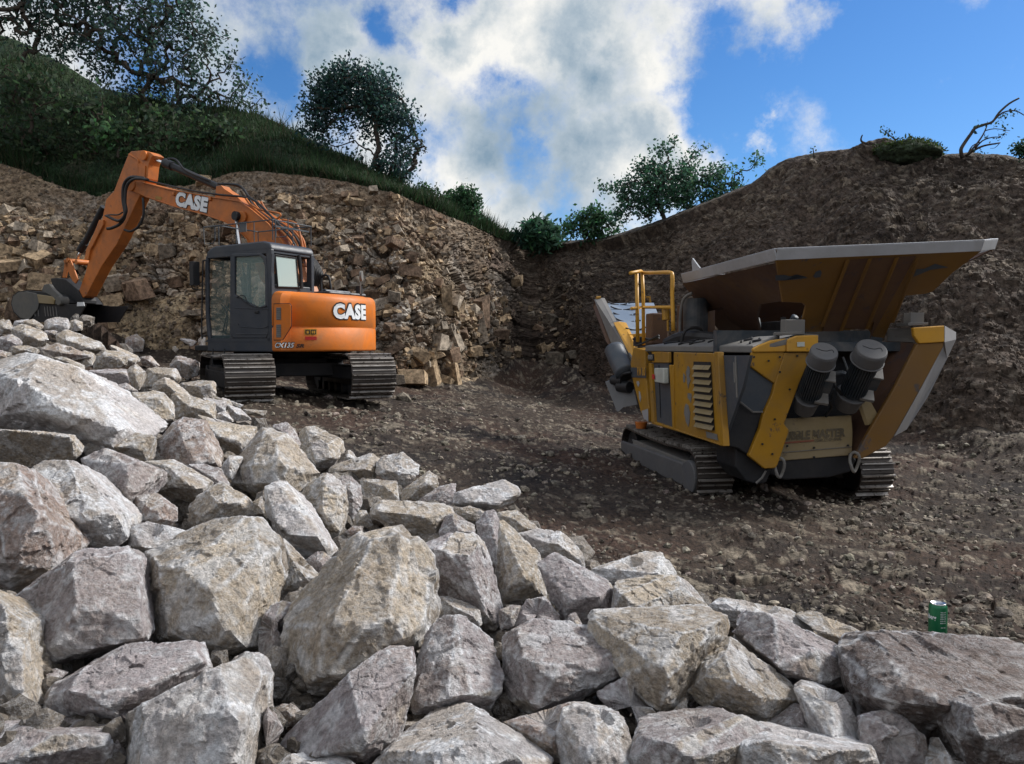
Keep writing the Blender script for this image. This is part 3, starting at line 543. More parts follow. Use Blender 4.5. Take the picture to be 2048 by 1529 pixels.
D|t|tan patched boulder behind the tall mauve pillar rock|1590,690 1700,780 1850,930 1880,1100 1890,1200 1720,1232 1600,1255 1570,1180 1590,1090 1680,980 1600,780|1700,960,22 1780,1080,26 1650,1160,22
D|t|cream rock above the tan patched boulder|1570,650 1680,640 1780,700 1842,770 1750,800 1700,800 1600,700|1690,700,22 1760,760,16
E|w|cream and grey rounded rock at the rim above the tall grey rock|105,325 200,290 300,300 380,350 440,430 458,500 400,470 360,440 270,418 200,430|230,350,18 330,380,22
D|t|speckled rock between the ridged boulder and the biggest front boulder|205,850 300,930 400,1010 432,1090 330,1175 180,1205 190,1010|260,960,18 320,1080,24 230,1130,20
D|g|small grey block in the gap above the speckled rock|342,962 430,900 525,972 450,1092 400,1015|430,950,20 450,1030,16
S|g|small dark rock deep behind the pit at the bottom corner|1720,1430 1790,1420 1850,1470 1860,1530 1760,1545 1720,1500|1790,1460,20
'''
TONES = dict(g=((.30,.265,.26),(.25,.215,.20),(.36,.31,.25)), t=((.36,.305,.235),(.30,.255,.20),(.37,.34,.32)), w=((.41,.385,.375),(.36,.32,.28),(.52,.51,.50)),
             b=((.24,.185,.155),(.29,.235,.185),(.34,.30,.27)), m=((.17,.14,.125),(.13,.105,.09),(.28,.255,.235)))
def hull_planes(pts):
    bm = bmesh.new()
    for p in pts: bm.verts.new(p)
    bmesh.ops.convex_hull(bm, input=list(bm.verts)); bm.normal_update()
    out = []
    for f in bm.faces:
        if f.calc_area() < 1e-7: continue
        n = np.array(f.normal); d = float(np.dot(n, f.verts[0].co))
        for m, e, a, _v in out:
            if np.dot(m, n) > .9985: break
        else: out.append((n, d, f.calc_area(), [np.array(v.co) for v in f.verts]))
    bm.free(); out.sort(key=lambda o: -o[2]); grp = []
    for n, d, a, vs in out:                       # near-parallel facets become one flat break
        for g in grp:
            if np.dot(g[0], n) > .92:
                g[1] += n*a; g[2] += d*a; g[3] += a; g[4] += vs; break
        else: grp.append([n, n*a, d*a, a, list(vs)])
    Nn = []; Dd = []
    for n0, ns, ds, a, vs in grp:
        ns = ns/np.linalg.norm(ns); sp_ = np.array(vs)@ns; Nn.append(ns); Dd.append(.35*sp_.mean()+.65*sp_.max())
    Nn, Dd = np.array(Nn), np.array(Dd); pts = np.asarray(pts); rg = np.random.default_rng(int(abs(pts[0, 0]*1e4)) % 9999); ctr = pts.mean(0)
    for _ in range(6):                        # knocked off corners
        v = rg.normal(0, 1, 3); v[1] -= .6; v /= np.linalg.norm(v)
        if (Nn@v).max() > .93: continue
        h = ((pts-ctr)@v).max(); Nn = np.vstack([Nn, v]); Dd = np.append(Dd, ctr@v+h*rg.uniform(.90, .965))
    return Nn, Dd
def stone_mesh(name, planes, c, size, level, tone, seed, soft=34, rough=1.0):
    Nn, D = planes; D = D - Nn@c
    if (D < 0).sum() > (D > 0).sum(): Nn, D = -Nn, -D
    keep = D > .02*size; Nn, D = Nn[keep], D[keep]
    V, F = icosphere(level)
    w = np.stack([fbm(V*2.2+seed*3.1+k*9, seed+k, 2) for k in range(3)], 1)*.05
    w += np.stack([fbm(V*7+seed*1.7+k*5, seed+k+5, 2) for k in range(3)], 1)*.016
    Vd = V+w*.5; Vd /= np.linalg.norm(Vd, axis=1)[:, None]
    q = (Vd@Nn.T)/D[None]; q = np.maximum(q, 1e-6); o = np.sort(q, 1); ind = q.argmax(1)
    r = 1/((q**soft).sum(1))**(1/soft); P = V*r[:, None]
    edge = 1-np.clip((o[:, -1]-o[:, -2])/o[:, -1]/.035, 0, 1)
    Q = P/size
    h1, e1, c1 = facets(Q*[3.6,3.6,5.0]+seed*5.3, seed, .7); h2, e2, c2 = facets(Q*9.5+seed*2.3, seed+9, .7)
    mod = smooth(fbm(Q*1.8+seed, seed+4, 2), -.3, .3)
    bd = np.random.default_rng(seed+77).normal(0, 1, 3); bd /= np.linalg.norm(bd); t = Q@bd*7+1.2*fbm(Q*2+seed, seed+21, 3); fr = t-np.floor(t); step = np.floor(t)+smooth(fr, .38, .55)-t
    md2 = smooth(fbm(Q*1.6+seed*2, seed+24, 2), -.1, .3)
    d = rough*(.009*fbm(Q*2.5+seed, seed+1, 3)+.026*step*md2+.030*h1*mod+.018*h2*(1-.5*mod)+.010*fbm(Q*16+seed, seed+2, 3)-.006*(1-smooth(e2, 0, .12)))
    P = P + V*(d*size)[:, None]
    a, b, cc = [np.array(x) for x in TONES[tone]]
    rs = np.random.default_rng(seed+3); fm = rs.random(len(D))
    k = fm[ind]+.35*fbm(Q*2.2+seed, seed+7, 4)
    k1 = smooth(k, .35, .65)[:, None]; C = (a*(1-k1)+b*k1)*(.86+.28*rs.random(len(D))[ind])[:, None]
    k2 = smooth(k+.2*fbm(Q*6, seed+8, 3), .85, 1.05)[:, None]; C = C*(1-k2)+cc*k2
    C = C*(1+.26*fbm(Q*[6,6,11]+3, seed+11, 5, .65)[:, None])
    wn = fbm(Q*14+seed, seed+12, 5, .7)
    worn = np.clip(edge*smooth(wn, -.25, .15)*1.1, 0, 1)[:, None]*.8
    dust = (smooth(fbm(Q*5+seed*2, seed+13, 6, .75), .04, .2)*.55)[:, None]*(1.45 if tone == 'w' else .85 if tone != 'm' else .35)
    dust = np.clip(dust, 0, .9); wc = np.array([.64,.65,.665])
    C = C*(1-worn)+wc*worn; C = C*(1-dust)+wc*dust*.95
    st = smooth(fbm(Q*[2,2,3]+seed*4, seed+15, 4), .12, .4)[:, None]*.22; C = C*(1-st)+C*np.array([.98,.83,.62])*st
    return P, F, np.clip(C*1.22+np.array([.006,.004,.010]), .01, .8)
ROCK_OBJS = []
def build_rocks():
    seed = 11
    for line in ROCKS.strip().split('\n'):
        seed += 1
        cr, tone, label, outl, front = line.split('|')
        ox, oy, sc = CROPS[cr]
        pts = np.array([[float(v) for v in p.split(',')] for p in outl.split()]); pts = pts/sc+[ox, oy]
        fr = np.array([[float(v) for v in p.split(',')] for p in front.split()]); fr[:, :2] = fr[:, :2]/sc+[ox, oy]
        lo, hi = pts.min(0), pts.max(0); cx, cy = (lo+hi)/2
        Yc = float(pile_depth(cx, min(cy+.18*(hi[1]-lo[1]), 1560)))
        if tone.endswith('*'):
            tone = tone[0]; yy = np.linspace(4, 24, 400); zz = horizon_z(cx, hi[1]-2, yy)
            gz = ground_z((cx-1024)/FPX*yy, yy)+.05; hit = np.nonzero(zz < gz)[0]; Yc = float(yy[hit[0]]) if len(hit) else 20.
        w, h = (hi-lo)*Yc/FPX; size = .5*(w+h); npx = (hi-lo).max()
        P3 = []
        for (x, y) in pts: P3.append(at(x, y, Yc + .55*(cy-y)*Yc/FPX))
        P3 = np.array(P3); cen = P3.mean(0)
        hullp = list(P3)
        for (x, y, k) in fr: hullp.append(at(x, y, Yc+.55*(cy-y)*Yc/FPX - k/62*size))
        back = cen+np.array([0, .55*size, -.12*size]); rg = np.random.default_rng(seed)
        for p in P3[::2]: hullp.append(back+(p-cen)*.62+rg.normal(0, .04, 3)*size)
        for p in P3[1::3]: hullp.append(cen+np.array([0, .30*size, -.05*size])+(p-cen)*.85)
        hullp = np.array(hullp); c = cen+np.array([0, .05*size, 0])
        lvl = 4 if npx < 55 else 5 if npx < 190 else 6
        Pl = hull_planes(hullp)
        V, F, C = stone_mesh('rock', Pl, c, size, lvl, tone, seed, soft=260 if npx > 100 else 90)
        base = c.copy(); base[2] += V[:, 2].min()
        o = mesh_obj('rock' if npx < 170 else 'boulder', V+c, F, M_ROCK, colors=C, loc=base, smooth=False)
        tag(o, label, 'rock' if npx < 170 else 'boulder', 'quarried rocks heaped in front'); ROCK_OBJS.append(o)
build_rocks()
# smaller broken stone packed between and under the rocks
def heap_fill():
    rg = np.random.default_rng(91); n = 5200
    px = rg.uniform(-60, 2100, n); py = rg.uniform(640, 1560, n); Y = pile_depth(px, py)
    yc = np.interp(px, *CREST); k = Y < yc*.97; px, Y = px[k], Y[k]
    x = (px-1024)/FPX*Y; z = ground_z(x, Y)+.02+.14*rg.random(len(x))**2; sz = rg.uniform(.03, .20, len(x))*np.clip(Y/4, .6, 1.3)
    col = np.array([.22,.19,.16])*rg.uniform(.5, 1.3, (len(x), 1))
    o = pebbles('broken_stone', np.stack([x, Y, z], 1), sz, col, M_ROCK, rg, level=2, flat=.8); tag(o, kind='stuff')
heap_fill()
# ---------------------------------------------------------------- machine building
def mat_paint(name, col, wear=(.05,.04,.03), amt=.3, rough=.45, dirt=(.12,.10,.08), dirtamt=.35, scale=6, metal=0, spec=.4):
    m = bpy.data.materials.new(name); m.use_nodes = True; t = m.node_tree; b = t.nodes['Principled BSDF']
    b.inputs['Metallic'].default_value = metal; b.inputs['Specular IOR Level'].default_value = spec
    geo = N('ShaderNodeNewGeometry', t)
    def noise(sc, det=8, ro=.6, dist=0):
        n = N('ShaderNodeTexNoise', t); n.inputs['Scale'].default_value = sc; n.inputs['Detail'].default_value = det; n.inputs['Roughness'].default_value = ro; n.inputs['Distortion'].default_value = dist
        L(geo.outputs['Position'], n.inputs['Vector'], t); return n.outputs['Fac']
    def ramp(v, a, c):
        r = N('ShaderNodeMapRange', t); L(v, r.inputs[0], t); r.inputs['From Min'].default_value = a; r.inputs['From Max'].default_value = c; return r.outputs[0]
    def mix(f, a, c):
        x = N('ShaderNodeMix', t, data_type='RGBA'); L(f, x.inputs[0], t)
        for s_, v in ((6, a), (7, c)):
            if isinstance(v, tuple): x.inputs[s_].default_value = (*v, 1)
            else: L(v, x.inputs[s_], t)
        return x.outputs[2]
    base = mix(ramp(noise(1.7), .3, .7), tuple(c*.88 for c in col), tuple(min(1, c*1.1) for c in col))
    d = mth('MULTIPLY', ramp(noise(scale*.4, 9, .65, .6), .42, .72), dirtamt, t)
    c1 = mix(d, base, dirt)
    w = mth('MULTIPLY', ramp(noise(scale*1.6, 9, .7, .3), .66-.14*amt, .70-.12*amt), min(1, amt*2.2), t, True)
    c2 = mix(w, c1, wear); L(c2, b.inputs['Base Color'], t)
    r = N('ShaderNodeMapRange', t); L(noise(scale*2), r.inputs[0], t); r.inputs['To Min'].default_value = rough-.12; r.inputs['To Max'].default_value = rough+.22; L(r.outputs[0], b.inputs['Roughness'], t)
    bp = N('ShaderNodeBump', t); bp.inputs['Strength'].default_value = .18; bp.inputs['Distance'].default_value = .01; L(noise(scale*3), bp.inputs['Height'], t); L(bp.outputs[0], b.inputs['Normal'], t)
    return m
M = {}
M['orange'] = mat_paint('orange_paint', (.60,.16,.016), amt=.16, rough=.5, spec=.3, dirt=(.26,.14,.07), dirtamt=.55)
M['orange2'] = mat_paint('scuffed_orange_paint', (.50,.15,.028), amt=.3, rough=.5, dirt=(.13,.075,.045), dirtamt=.6)
M['charcoal'] = mat_paint('charcoal_paint', (.035,.042,.055), amt=.1, rough=.42, dirt=(.10,.09,.08), dirtamt=.3)
M['black'] = mat_paint('black_steel', (.012,.013,.016), amt=.1, rough=.55, dirt=(.05,.042,.036), dirtamt=.35)
M['rubber'] = mat_paint('black_rubber', (.015,.015,.017), amt=0, rough=.5, dirt=(.06,.055,.05), dirtamt=.25)
M['track'] = mat_paint('worn_track_steel', (.085,.075,.068), wear=(.035,.028,.022), amt=.6, rough=.42, dirt=(.06,.045,.036), dirtamt=.8, metal=.55, scale=9)
M['grouser'] = mat_paint('polished_grouser', (.42,.39,.36), wear=(.05,.04,.032), amt=.75, rough=.4, dirt=(.10,.08,.065), dirtamt=.8, metal=.5, scale=10)
M['chrome'] = mat_paint('chrome_rod', (.75,.75,.76), amt=0, rough=.2, dirtamt=.1, metal=1)
M['yellow'] = mat_paint('yellow_paint', (.36,.18,.008), wear=(.06,.045,.04), amt=.42, rough=.45, dirt=(.16,.11,.06), dirtamt=.55, scale=5)  # crusher colours from here are darkened to carry its deep shade
M['yellow_bright'] = mat_paint('bright_yellow_paint', (.55,.28,.026), wear=(.10,.06,.04), amt=.34, rough=.4, dirt=(.3,.2,.1), dirtamt=.3, scale=6)
M['rust'] = mat_paint('rusty_plate', (.085,.045,.030), wear=(.07,.045,.04), amt=.55, rough=.6, dirt=(.14,.075,.03), dirtamt=.7, scale=4)
M['ochre'] = mat_paint('ochre_plate', (.17,.085,.015), wear=(.07,.06,.06), amt=.42, rough=.5, dirt=(.14,.08,.04), dirtamt=.7, scale=3)
M['galv'] = mat_paint('galvanised_steel', (.40,.41,.43), wear=(.25,.25,.26), amt=.3, rough=.5, dirt=(.25,.23,.21), dirtamt=.4, metal=.3)
M['greydoor'] = mat_paint('grey_sheet', (.05,.062,.078), amt=.1, rough=.45, dirt=(.12,.11,.10), dirtamt=.4)
M['dusty'] = mat_paint('dusty_grey_steel', (.15,.145,.14), amt=.15, rough=.65, dirt=(.22,.20,.17), dirtamt=.6)
M['motor'] = mat_paint('blue_grey_motor', (.03,.042,.055), amt=.2, rough=.5, dirt=(.20,.18,.16), dirtamt=.5)
M['cream'] = mat_paint('dusty_yellow_plate', (.24,.18,.085), wear=(.12,.09,.07), amt=.3, rough=.6, dirt=(.28,.23,.16), dirtamt=.6, scale=4)
M['belt'] = mat_paint('conveyor_belt', (.13,.17,.23), amt=0, rough=.5, dirt=(.30,.33,.37), dirtamt=.5)
M['white'] = mat_paint('white_lettering', (.72,.74,.76), amt=.05, dirtamt=.1)
M['red'] = mat_paint('red_sticker', (.45,.02,.015), amt=0, dirtamt=.1)
M['bucketsteel'] = mat_paint('dusty_bucket_steel', (.10,.10,.095), amt=.3, rough=.6, dirt=(.17,.15,.12), dirtamt=.6)
M['pale'] = mat_paint('pale_plastic', (.50,.52,.47), amt=.05, dirtamt=.3)
gm = bpy.data.materials.new('window_glass'); gm.use_nodes = True; t_ = gm.node_tree; b_ = t_.nodes['Principled BSDF']
b_.inputs['Base Color'].default_value = (.35,.5,.48,1); b_.inputs['Roughness'].default_value = .03; b_.inputs['Transmission Weight'].default_value = .0; b_.inputs['Alpha'].default_value = .22; b_.inputs['Specular IOR Level'].default_value = .8
M['glass'] = gm
gm3 = gm.copy(); gm3.name = 'clear_glass'; gm3.node_tree.nodes['Principled BSDF'].inputs['Alpha'].default_value = .07; M['clear'] = gm3
gm2 = gm.copy(); gm2.name = 'pale_glass'; gm2.node_tree.nodes['Principled BSDF'].inputs['Base Color'].default_value = (.55,.68,.66,1); gm2.node_tree.nodes['Principled BSDF'].inputs['Alpha'].default_value = .7; M['glass2'] = gm2

def root_empty(name, loc, rz, label, cat, rx=0):
    o = bpy.data.objects.new(name, None); COL.objects.link(o); o.location = loc; o.rotation_euler = (rx, 0, rz); tag(o, label, cat); return o
class MB:
    def __init__(s, M4=None): s.v = []; s.f = []; s.M = M4
    def add(s, V, F):
        k = len(s.v)
        if s.M is not None: V = [s.M @ Vector(v) for v in V]
        s.v += [tuple(map(float, v)) for v in V]; s.f += [tuple(i+k for i in f) for f in F]; return s
    def box(s, c, d, rot=None):
        V = []
        for z in (-.5,.5):
            for x, y in ((-.5,-.5),(.5,-.5),(.5,.5),(-.5,.5)): V.append(Vector((x*d[0], y*d[1], z*d[2])))
        if rot is not None: V = [rot @ v for v in V]
        V = [v+Vector(c) for v in V]
        return s.add(V, [(3,2,1,0),(4,5,6,7),(0,1,5,4),(1,2,6,5),(2,3,7,6),(3,0,4,7)])
    def plate(s, pts, off):
        pts = [Vector(p) for p in pts]; off = Vector(off); n = len(pts)
        nn = Vector((0,0,0))
        for i in range(n): nn += pts[i].cross(pts[(i+1) % n])
        if nn.dot(off) > 0: pts = pts[::-1]
        V = pts+[p+off for p in pts]
        return s.add(V, [tuple(range(n)), tuple(range(2*n-1, n-1, -1))]+[(i, i+n, (i+1) % n+n, (i+1) % n) for i in range(n)])
    def cyl(s, a, b, r0, r1=None, n=20, caps=True):
        r1 = r0 if r1 is None else r1; a, b = Vector(a), Vector(b); d = (b-a).normalized()
        u = d.orthogonal().normalized(); w = d.cross(u); V = []
        for p, r in ((a, r0), (b, r1)):
            for i in range(n): t = 2*math.pi*i/n; V.append(p+u*math.cos(t)*r+w*math.sin(t)*r)
        F = [(i, (i+1) % n, (i+1) % n+n, i+n) for i in range(n)]
        if caps: F += [tuple(range(n-1, -1, -1)), tuple(range(n, 2*n))]
        return s.add(V, F)
    def tube(s, pts, r, n=8, smoothn=4, closed=False):
        P = [Vector(p) for p in pts]
        if smoothn and len(P) > 2:
            Q = []; m = len(P); rng_ = range(m if closed else m-1)
            g = lambda i: P[i % m] if closed else P[min(max(i, 0), m-1)]
            for i in rng_:
                p0, p1, p2, p3 = g(i-1), g(i), g(i+1), g(i+2)
                for k in range(smoothn):
                    t = k/smoothn; Q.append(.5*((2*p1)+(p2-p0)*t+(2*p0-5*p1+4*p2-p3)*t*t+(3*p1-p0-3*p2+p3)*t**3))
            if not closed: Q.append(P[-1])
            P = Q
        V = []; m = len(P); u = None
        for i, p in enumerate(P):
            a = P[(i-1) % m] if closed or i > 0 else P[i]; b = P[(i+1) % m] if closed or i < m-1 else P[i]; d = (b-a).normalized()
            u = d.orthogonal().normalized() if u is None else (u-d*u.dot(d)).normalized(); w = d.cross(u)
            rr = r if not isinstance(r, (list, tuple)) else r[0]+(r[1]-r[0])*i/(m-1)
            for k in range(n): t = 2*math.pi*k/n; V.append(p+u*math.cos(t)*rr+w*math.sin(t)*rr)
        F = []
        for i in range(m if closed else m-1):
            j = (i+1) % m
            for k in range(n): F.append((i*n+k, i*n+(k+1) % n, j*n+(k+1) % n, j*n+k))
        if not closed: F += [tuple(range(n-1, -1, -1)), tuple(range((m-1)*n, m*n))]
        return s.add(V, F)
    def build(s, name, mat, parent=None, bevel=0, smooth=False, seg=2, label=None):
        o = mesh_obj(name, s.v, s.f, mat, parent, smooth=smooth)
        if bevel:
            b = o.modifiers.new('bevel', 'BEVEL'); b.width = bevel; b.segments = seg; b.limit_method = 'ANGLE'; b.angle_limit = R(35)
        if label: o['label'] = label
        return o
def text_verts(body, size, offset=0, shear=0, space=1.0, extr=.0):
    cu = bpy.data.curves.new('t', 'FONT'); cu.body = body; cu.size = size; cu.offset = offset; cu.shear = shear; cu.space_character = space; cu.extrude = extr; cu.resolution_u = 3
    cu.align_x = 'LEFT'; o = bpy.data.objects.new('t', cu); COL.objects.link(o); dg = bpy.context.evaluated_depsgraph_get()
    me = bpy.data.meshes.new_from_object(o.evaluated_get(dg)); V = [v.co.copy() for v in me.vertices]; F = [tuple(p.vertices) for p in me.polygons]
    bpy.data.objects.remove(o); bpy.data.meshes.remove(me); return V, F
def track_unit(parent, Mx, Lt, Ht, w, nshoe, side, frame_mat, plate_face=None, name='track'):
    """one crawler: x along, y across, z up from the ground; side = +1 when +y is its outer side"""
    r = Ht/2; Ls = Lt-Ht; per = 2*Ls+2*math.pi*r
    def at_s(s_):
        s_ %= per
        if s_ < Ls: return (-Ls/2+s_, Ht), 0.0
        s_ -= Ls
        if s_ < math.pi*r: a = s_/r; return (Ls/2+math.sin(a)*r, r+math.cos(a)*r), -a
        s_ -= math.pi*r
        if s_ < Ls: return (Ls/2-s_, 0.0), -math.pi
        s_ -= Ls; a = s_/r; return (-Ls/2-math.sin(a)*r, r-math.cos(a)*r), -math.pi-a
    rr_ = random.Random(5)
    b = MB(Mx); g = MB(Mx); pitch = per/nshoe
    for i in range(nshoe):
        (x, z), a = at_s(i*pitch); sag = -.03*math.sin(math.pi*min(max((x+Ls/2)/Ls, 0), 1)) if z > Ht*.99 else 0
        rot = Matrix.Rotation(-a, 3, 'Y')
        n = rot @ Vector((0,0,1))
        b.box((x-n.x*.018, 0, z-n.z*.018+sag), (pitch*.93, w, .022), rot)
        off = rot @ Vector((pitch*.38, 0, .010)); g.box((x+off.x, 0, z+off.z+sag), (.018, w*.985, .045), rot)
        off = rot @ Vector((-pitch*.1, 0, .002)); g.box((x+off.x, 0, z+off.z+sag), (.012, w*.96, .026), rot)
    tr = b.build(name, frame_mat['shoe'], parent, label=None)
    g.build('grouser', M['grouser'], tr)
    l = MB(Mx)
    for i in range(nshoe):
        (x, z), a = at_s(i*pitch); rot = Matrix.Rotation(-a, 3, 'Y'); n = rot @ Vector((0,0,1))
        l.box((x-n.x*.07, 0, z-n.z*.07), (pitch*.8, w*.3, .07), rot)
    l.build('track_chain', M['black'], tr)
    f = MB(Mx); f.box((0, side*w*.05, r*.95), (Ls+.1, w*.62, r*.95)); f.box((0, side*(w*.36), r*.9), (Ls, w*.08, r*.7))
    f.build('track_frame', frame_mat['frame'], tr, .012)
    for sx in (-1, 1):
        d = MB(Mx); d.cyl((sx*Ls/2, -w*.3, r), (sx*Ls/2, w*.3, r), r*.80, n=28); d.cyl((sx*Ls/2, side*w*.3, r), (sx*Ls/2, side*w*.40, r), r*.45, n=20)
        d.build('sprocket' if sx < 0 else 'idler', M['black'], tr, .008)
    for k in range(6):
        ro = MB(Mx); x = -Ls/2+(k+.5)*Ls/6; ro.cyl((x, -w*.3, r*.34), (x, w*.36, r*.34), r*.24, n=14); ro.build('roller', M['black'], tr)
    return tr
# ---------------------------------------------------------------- orange excavator
EO = np.array([-4.1, 14.6, .88]); EA = R(150); EF = np.array([math.cos(EA), math.sin(EA), 0]); EL_ = np.array([-math.sin(EA), math.cos(EA), 0])
def e_w2l(p): q = np.array(p)-EO; return np.array([q@EF, q@EL_, q[2]])
def e_side(px, py, y): return e_w2l(on_plane(px, py, EO+EL_*y, EL_))
def e_rear(px, py, x): return e_w2l(on_plane(px, py, EO+EF*x, EF))
def build_excavator():
    root = root_empty('excavator', EO, EA, 'orange tracked excavator with a charcoal cab, its arm reaching over the rock heap', 'excavator')
    # ---- crawlers and lower frame, slewed against the house
    Mu = Matrix.Rotation(R(-32), 4, 'Z')
    for side in (1, -1):
        track_unit(root, Mu @ Matrix.Translation((.06, side*1.04, -.02)), 3.45, .76, .80, 50, side, dict(shoe=M['track'], frame=M['black']))
    b = MB(Mu); b.box((0, 0, .48), (1.5, 1.3, .24)); b.box((0,0,.62),(1.1,1.0,.12))
    for s1 in (1,-1):
        for s2 in (1,-1): b.plate([(s1*.35, s2*.3, .58),(s1*1.15, s2*.78, .52),(s1*1.15, s2*.78, .30),(s1*.3, s2*.3, .33)], (-s1*.22, s2*.05, 0))
    b.build('lower_frame', M['black'], root, .015)
    b = MB(); b.cyl((0,0,.62),(0,0,.84), .58, n=40); b.cyl((0,0,.70),(0,0,.76), .64, n=40); b.build('slewing_ring', M['black'], root, .01)
    # ---- house: platform, orange body with round tail
    b = MB(); b.box((.42, -.0, .86), (1.75, 2.3, .10)); b.box((.0, 0, .80), (1.6, 1.4, .08)); b.build('platform', M['black'], root, .015)
    Rr = 1.52; ys = 1.22; x0 = float(e_side(360+672/3.641, 420+1000/3.641, 1.22)[0])
    def foot(inset=0, n=44):
        P = []
        # left flank, tail arc, right flank
        rc = .62; P.append((x0, ys-inset)); P.append((x0-.20, ys-inset)); P.append((x0-.40, ys-inset))
        k = 24
        for i in range(1, k+1):
            t = i/k*math.pi/2; ex = 2.4
            cx_, cy_ = math.sin(t), math.cos(t)
            px_ = (x0-.40)-(Rr-inset+x0-.40)*(abs(cx_)**(2/ex)); py_ = (ys-inset)*(abs(cy_)**(2/ex)); P.append((px_, py_))
        lim = 1.49-inset; P = [(x*min(1, lim/math.hypot(x, y)), y*min(1, lim/math.hypot(x, y))) if x < x0-.3 else (x, y) for x, y in P]
        Q = [(x, -y) for x, y in P[::-1][1:]]
        return P+Q
    lv = [(.805,.03),(.82,.006),(.84,0),(1.20,0),(1.215,.016),(1.235,.016),(1.25,0),(1.70,0),(1.765,.012),(1.81,.04),(1.84,.09),(1.855,.16)]
    V = []; F = []; n = len(foot())
    for z, i in lv: V += [(x, y, z+(.05*max(0, -x-.3)*(-1) if z > 1.6 else 0)) for x, y in foot(i)]
    for r_ in range(len(lv)-1):
        for k in range(n): F.append((r_*n+k, r_*n+(k+1) % n, (r_+1)*n+(k+1) % n, (r_+1)*n+k))
    F.append(tuple(range((len(lv)-1)*n, len(lv)*n))); F.append(tuple(range(n-1, -1, -1)))
    o = mesh_obj('body_shell', V, [f[::-1] for f in F], M['orange'], root, smooth=True)
    try:
        bm = bmesh.new(); bm.from_mesh(o.data); bmesh.ops.recalc_face_normals(bm, faces=bm.faces); bm.to_mesh(o.data); bm.free()
    except Exception: pass
    wn = o.modifiers.new('edge', 'EDGE_SPLIT'); wn.split_angle = R(50)
    # arc length along the footprint for lettering wrapped round the shell
    FP = foot(-.006); FL_ = [0]
    for a, c in zip(FP, FP[1:]): FL_.append(FL_[-1]+math.hypot(c[0]-a[0], c[1]-a[1]))
    def on_shell(s_, lift=0):
        x = float(np.interp(s_, FL_, [p[0] for p in FP])); y = float(np.interp(s_, FL_, [p[1] for p in FP]))
        x2 = float(np.interp(s_+.02, FL_, [p[0] for p in FP])); y2 = float(np.interp(s_+.02, FL_, [p[1] for p in FP]))
        tx, ty = x2-x, y2-y; k = math.hypot(tx, ty) or 1; return x+ -ty/k*-lift*-1, y+tx/k*-lift, None
    def proj(x, y, z):
        w_ = EO+EF*x+EL_*y+np.array([0,0,z]); d = w_-EYE; c, s_ = math.cos(PITCH), math.sin(PITCH); f_ = d[1]*c-d[2]*s_; up = d[1]*s_+d[2]*c
        return 1024+FPX*d[0]/f_, 764.5-FPX*up/f_
    def find_s(px, z):
        ss = np.linspace(0, FL_[-1]*.62, 300); pp = []
        for s_ in ss: x, y, _ = on_shell(s_); pp.append(proj(x, y, z)[0])
        pp = np.maximum.accumulate(np.array(pp)); return float(np.interp(px, pp, ss))
    def find_z(py, s_):
        zs = np.linspace(.7, 2, 60); x, y, _ = on_shell(s_); return float(np.interp(-py, [-proj(x, y, z)[1] for z in zs], zs))
    def lettering(body, s0, z0, height, width, mat, offs=0, lift=.004, shear=0, name='lettering', sp=1.0):
        V, F = text_verts(body, 1.0, offs, shear, sp); xs = [v.x for v in V]; h0, h1 = min(v.y for v in V), max(v.y for v in V)
        k = height/(.72); kx = width/(max(xs)-min(xs)) if width else k
        out = []
        for v in V:
            s_ = s0+(v.x-min(xs) if width else v.x)*kx; i = max(0, min(len(FL_)-2, int(np.searchsorted(FL_, s_))-1))
            x, y, _ = on_shell(s_); tx, ty = FP[i+1][0]-FP[i][0], FP[i+1][1]-FP[i][1]; q = math.hypot(tx, ty); nx, ny = ty/q, -tx/q
            if nx*x+ny*y < 0: nx, ny = -nx, -ny
            out.append((x+nx*lift, y+ny*lift, z0+v.y*k))
        o = mesh_obj(name, out, F, mat, root, smooth=False); return o
    sA, sB = find_s(666, 1.55), find_s(735, 1.55); zb = find_z(636.5, (sA+sB)/2)
    lettering('CASE', sA-.012, zb, .245, sB-sA+.02, M['black'], offs=.11, lift=.004, sp=1.10)
    lettering('CASE', sA, zb, .235, sB-sA, M['white'], offs=.06, lift=.009, sp=1.12)
    s1, s2 = find_s(551, .9), find_s(589, .9); z1 = find_z(695.5, s1+.1)
    lettering('CX135', s1-.006, z1, .088, s2-s1+.012, M['black'], offs=.07, lift=.004, shear=.3)
    lettering('CX135', s1, z1, .082, s2-s1, M['white'], offs=.02, lift=.009, shear=.3)
    s3, s4 = find_s(592, .9), find_s(608, .9); lettering('SR', s3, z1, .06, s4-s3, M['black'], offs=.03, lift=.006, shear=.3)
    def patch(pxs, pys, mat, name, lift=.006):
        ss = [find_s(p, 1.2) for p in pxs]; zt_, zb_ = find_z(pys[0], ss[0]), find_z(pys[1], ss[0]); b = MB(); P = []
        q = [(ss[0], zt_), (ss[1], zt_), (ss[1], zb_), (ss[0], zb_)]; P = []
        for s_, z in q:
            x, y, _ = on_shell(s_); l_ = math.hypot(x, y); P.append((x+x/l_*lift*.3, y+lift, z))
        b.plate(P, (0, .002, 0)); return b.build(name, mat, root)
    patch((609, 634), (658, 670.5), M['yellow_bright'], 'warning_sticker')
    for a, c in ((611.5, 620.5), (622.5, 632.5)): patch((a, c), (660, 669), M['black'], 'warning_symbol', .010)
    for a, c in ((614, 618), (624.5, 626.5), (628, 631)): patch((a, c), (662, 667.5), M['yellow_bright'], 'warning_symbol', .0135)
    patch((610.5, 633.5), (673.5, 680.5), M['red'], 'red_sticker')
    # side service door with two vents
    def sp(px, py, y=ys+.004): p = e_side(px, py, y); return (p[0], p[1], p[2])
    c2 = lambda x, y: (360+x/3.641, 420+y/3.641)
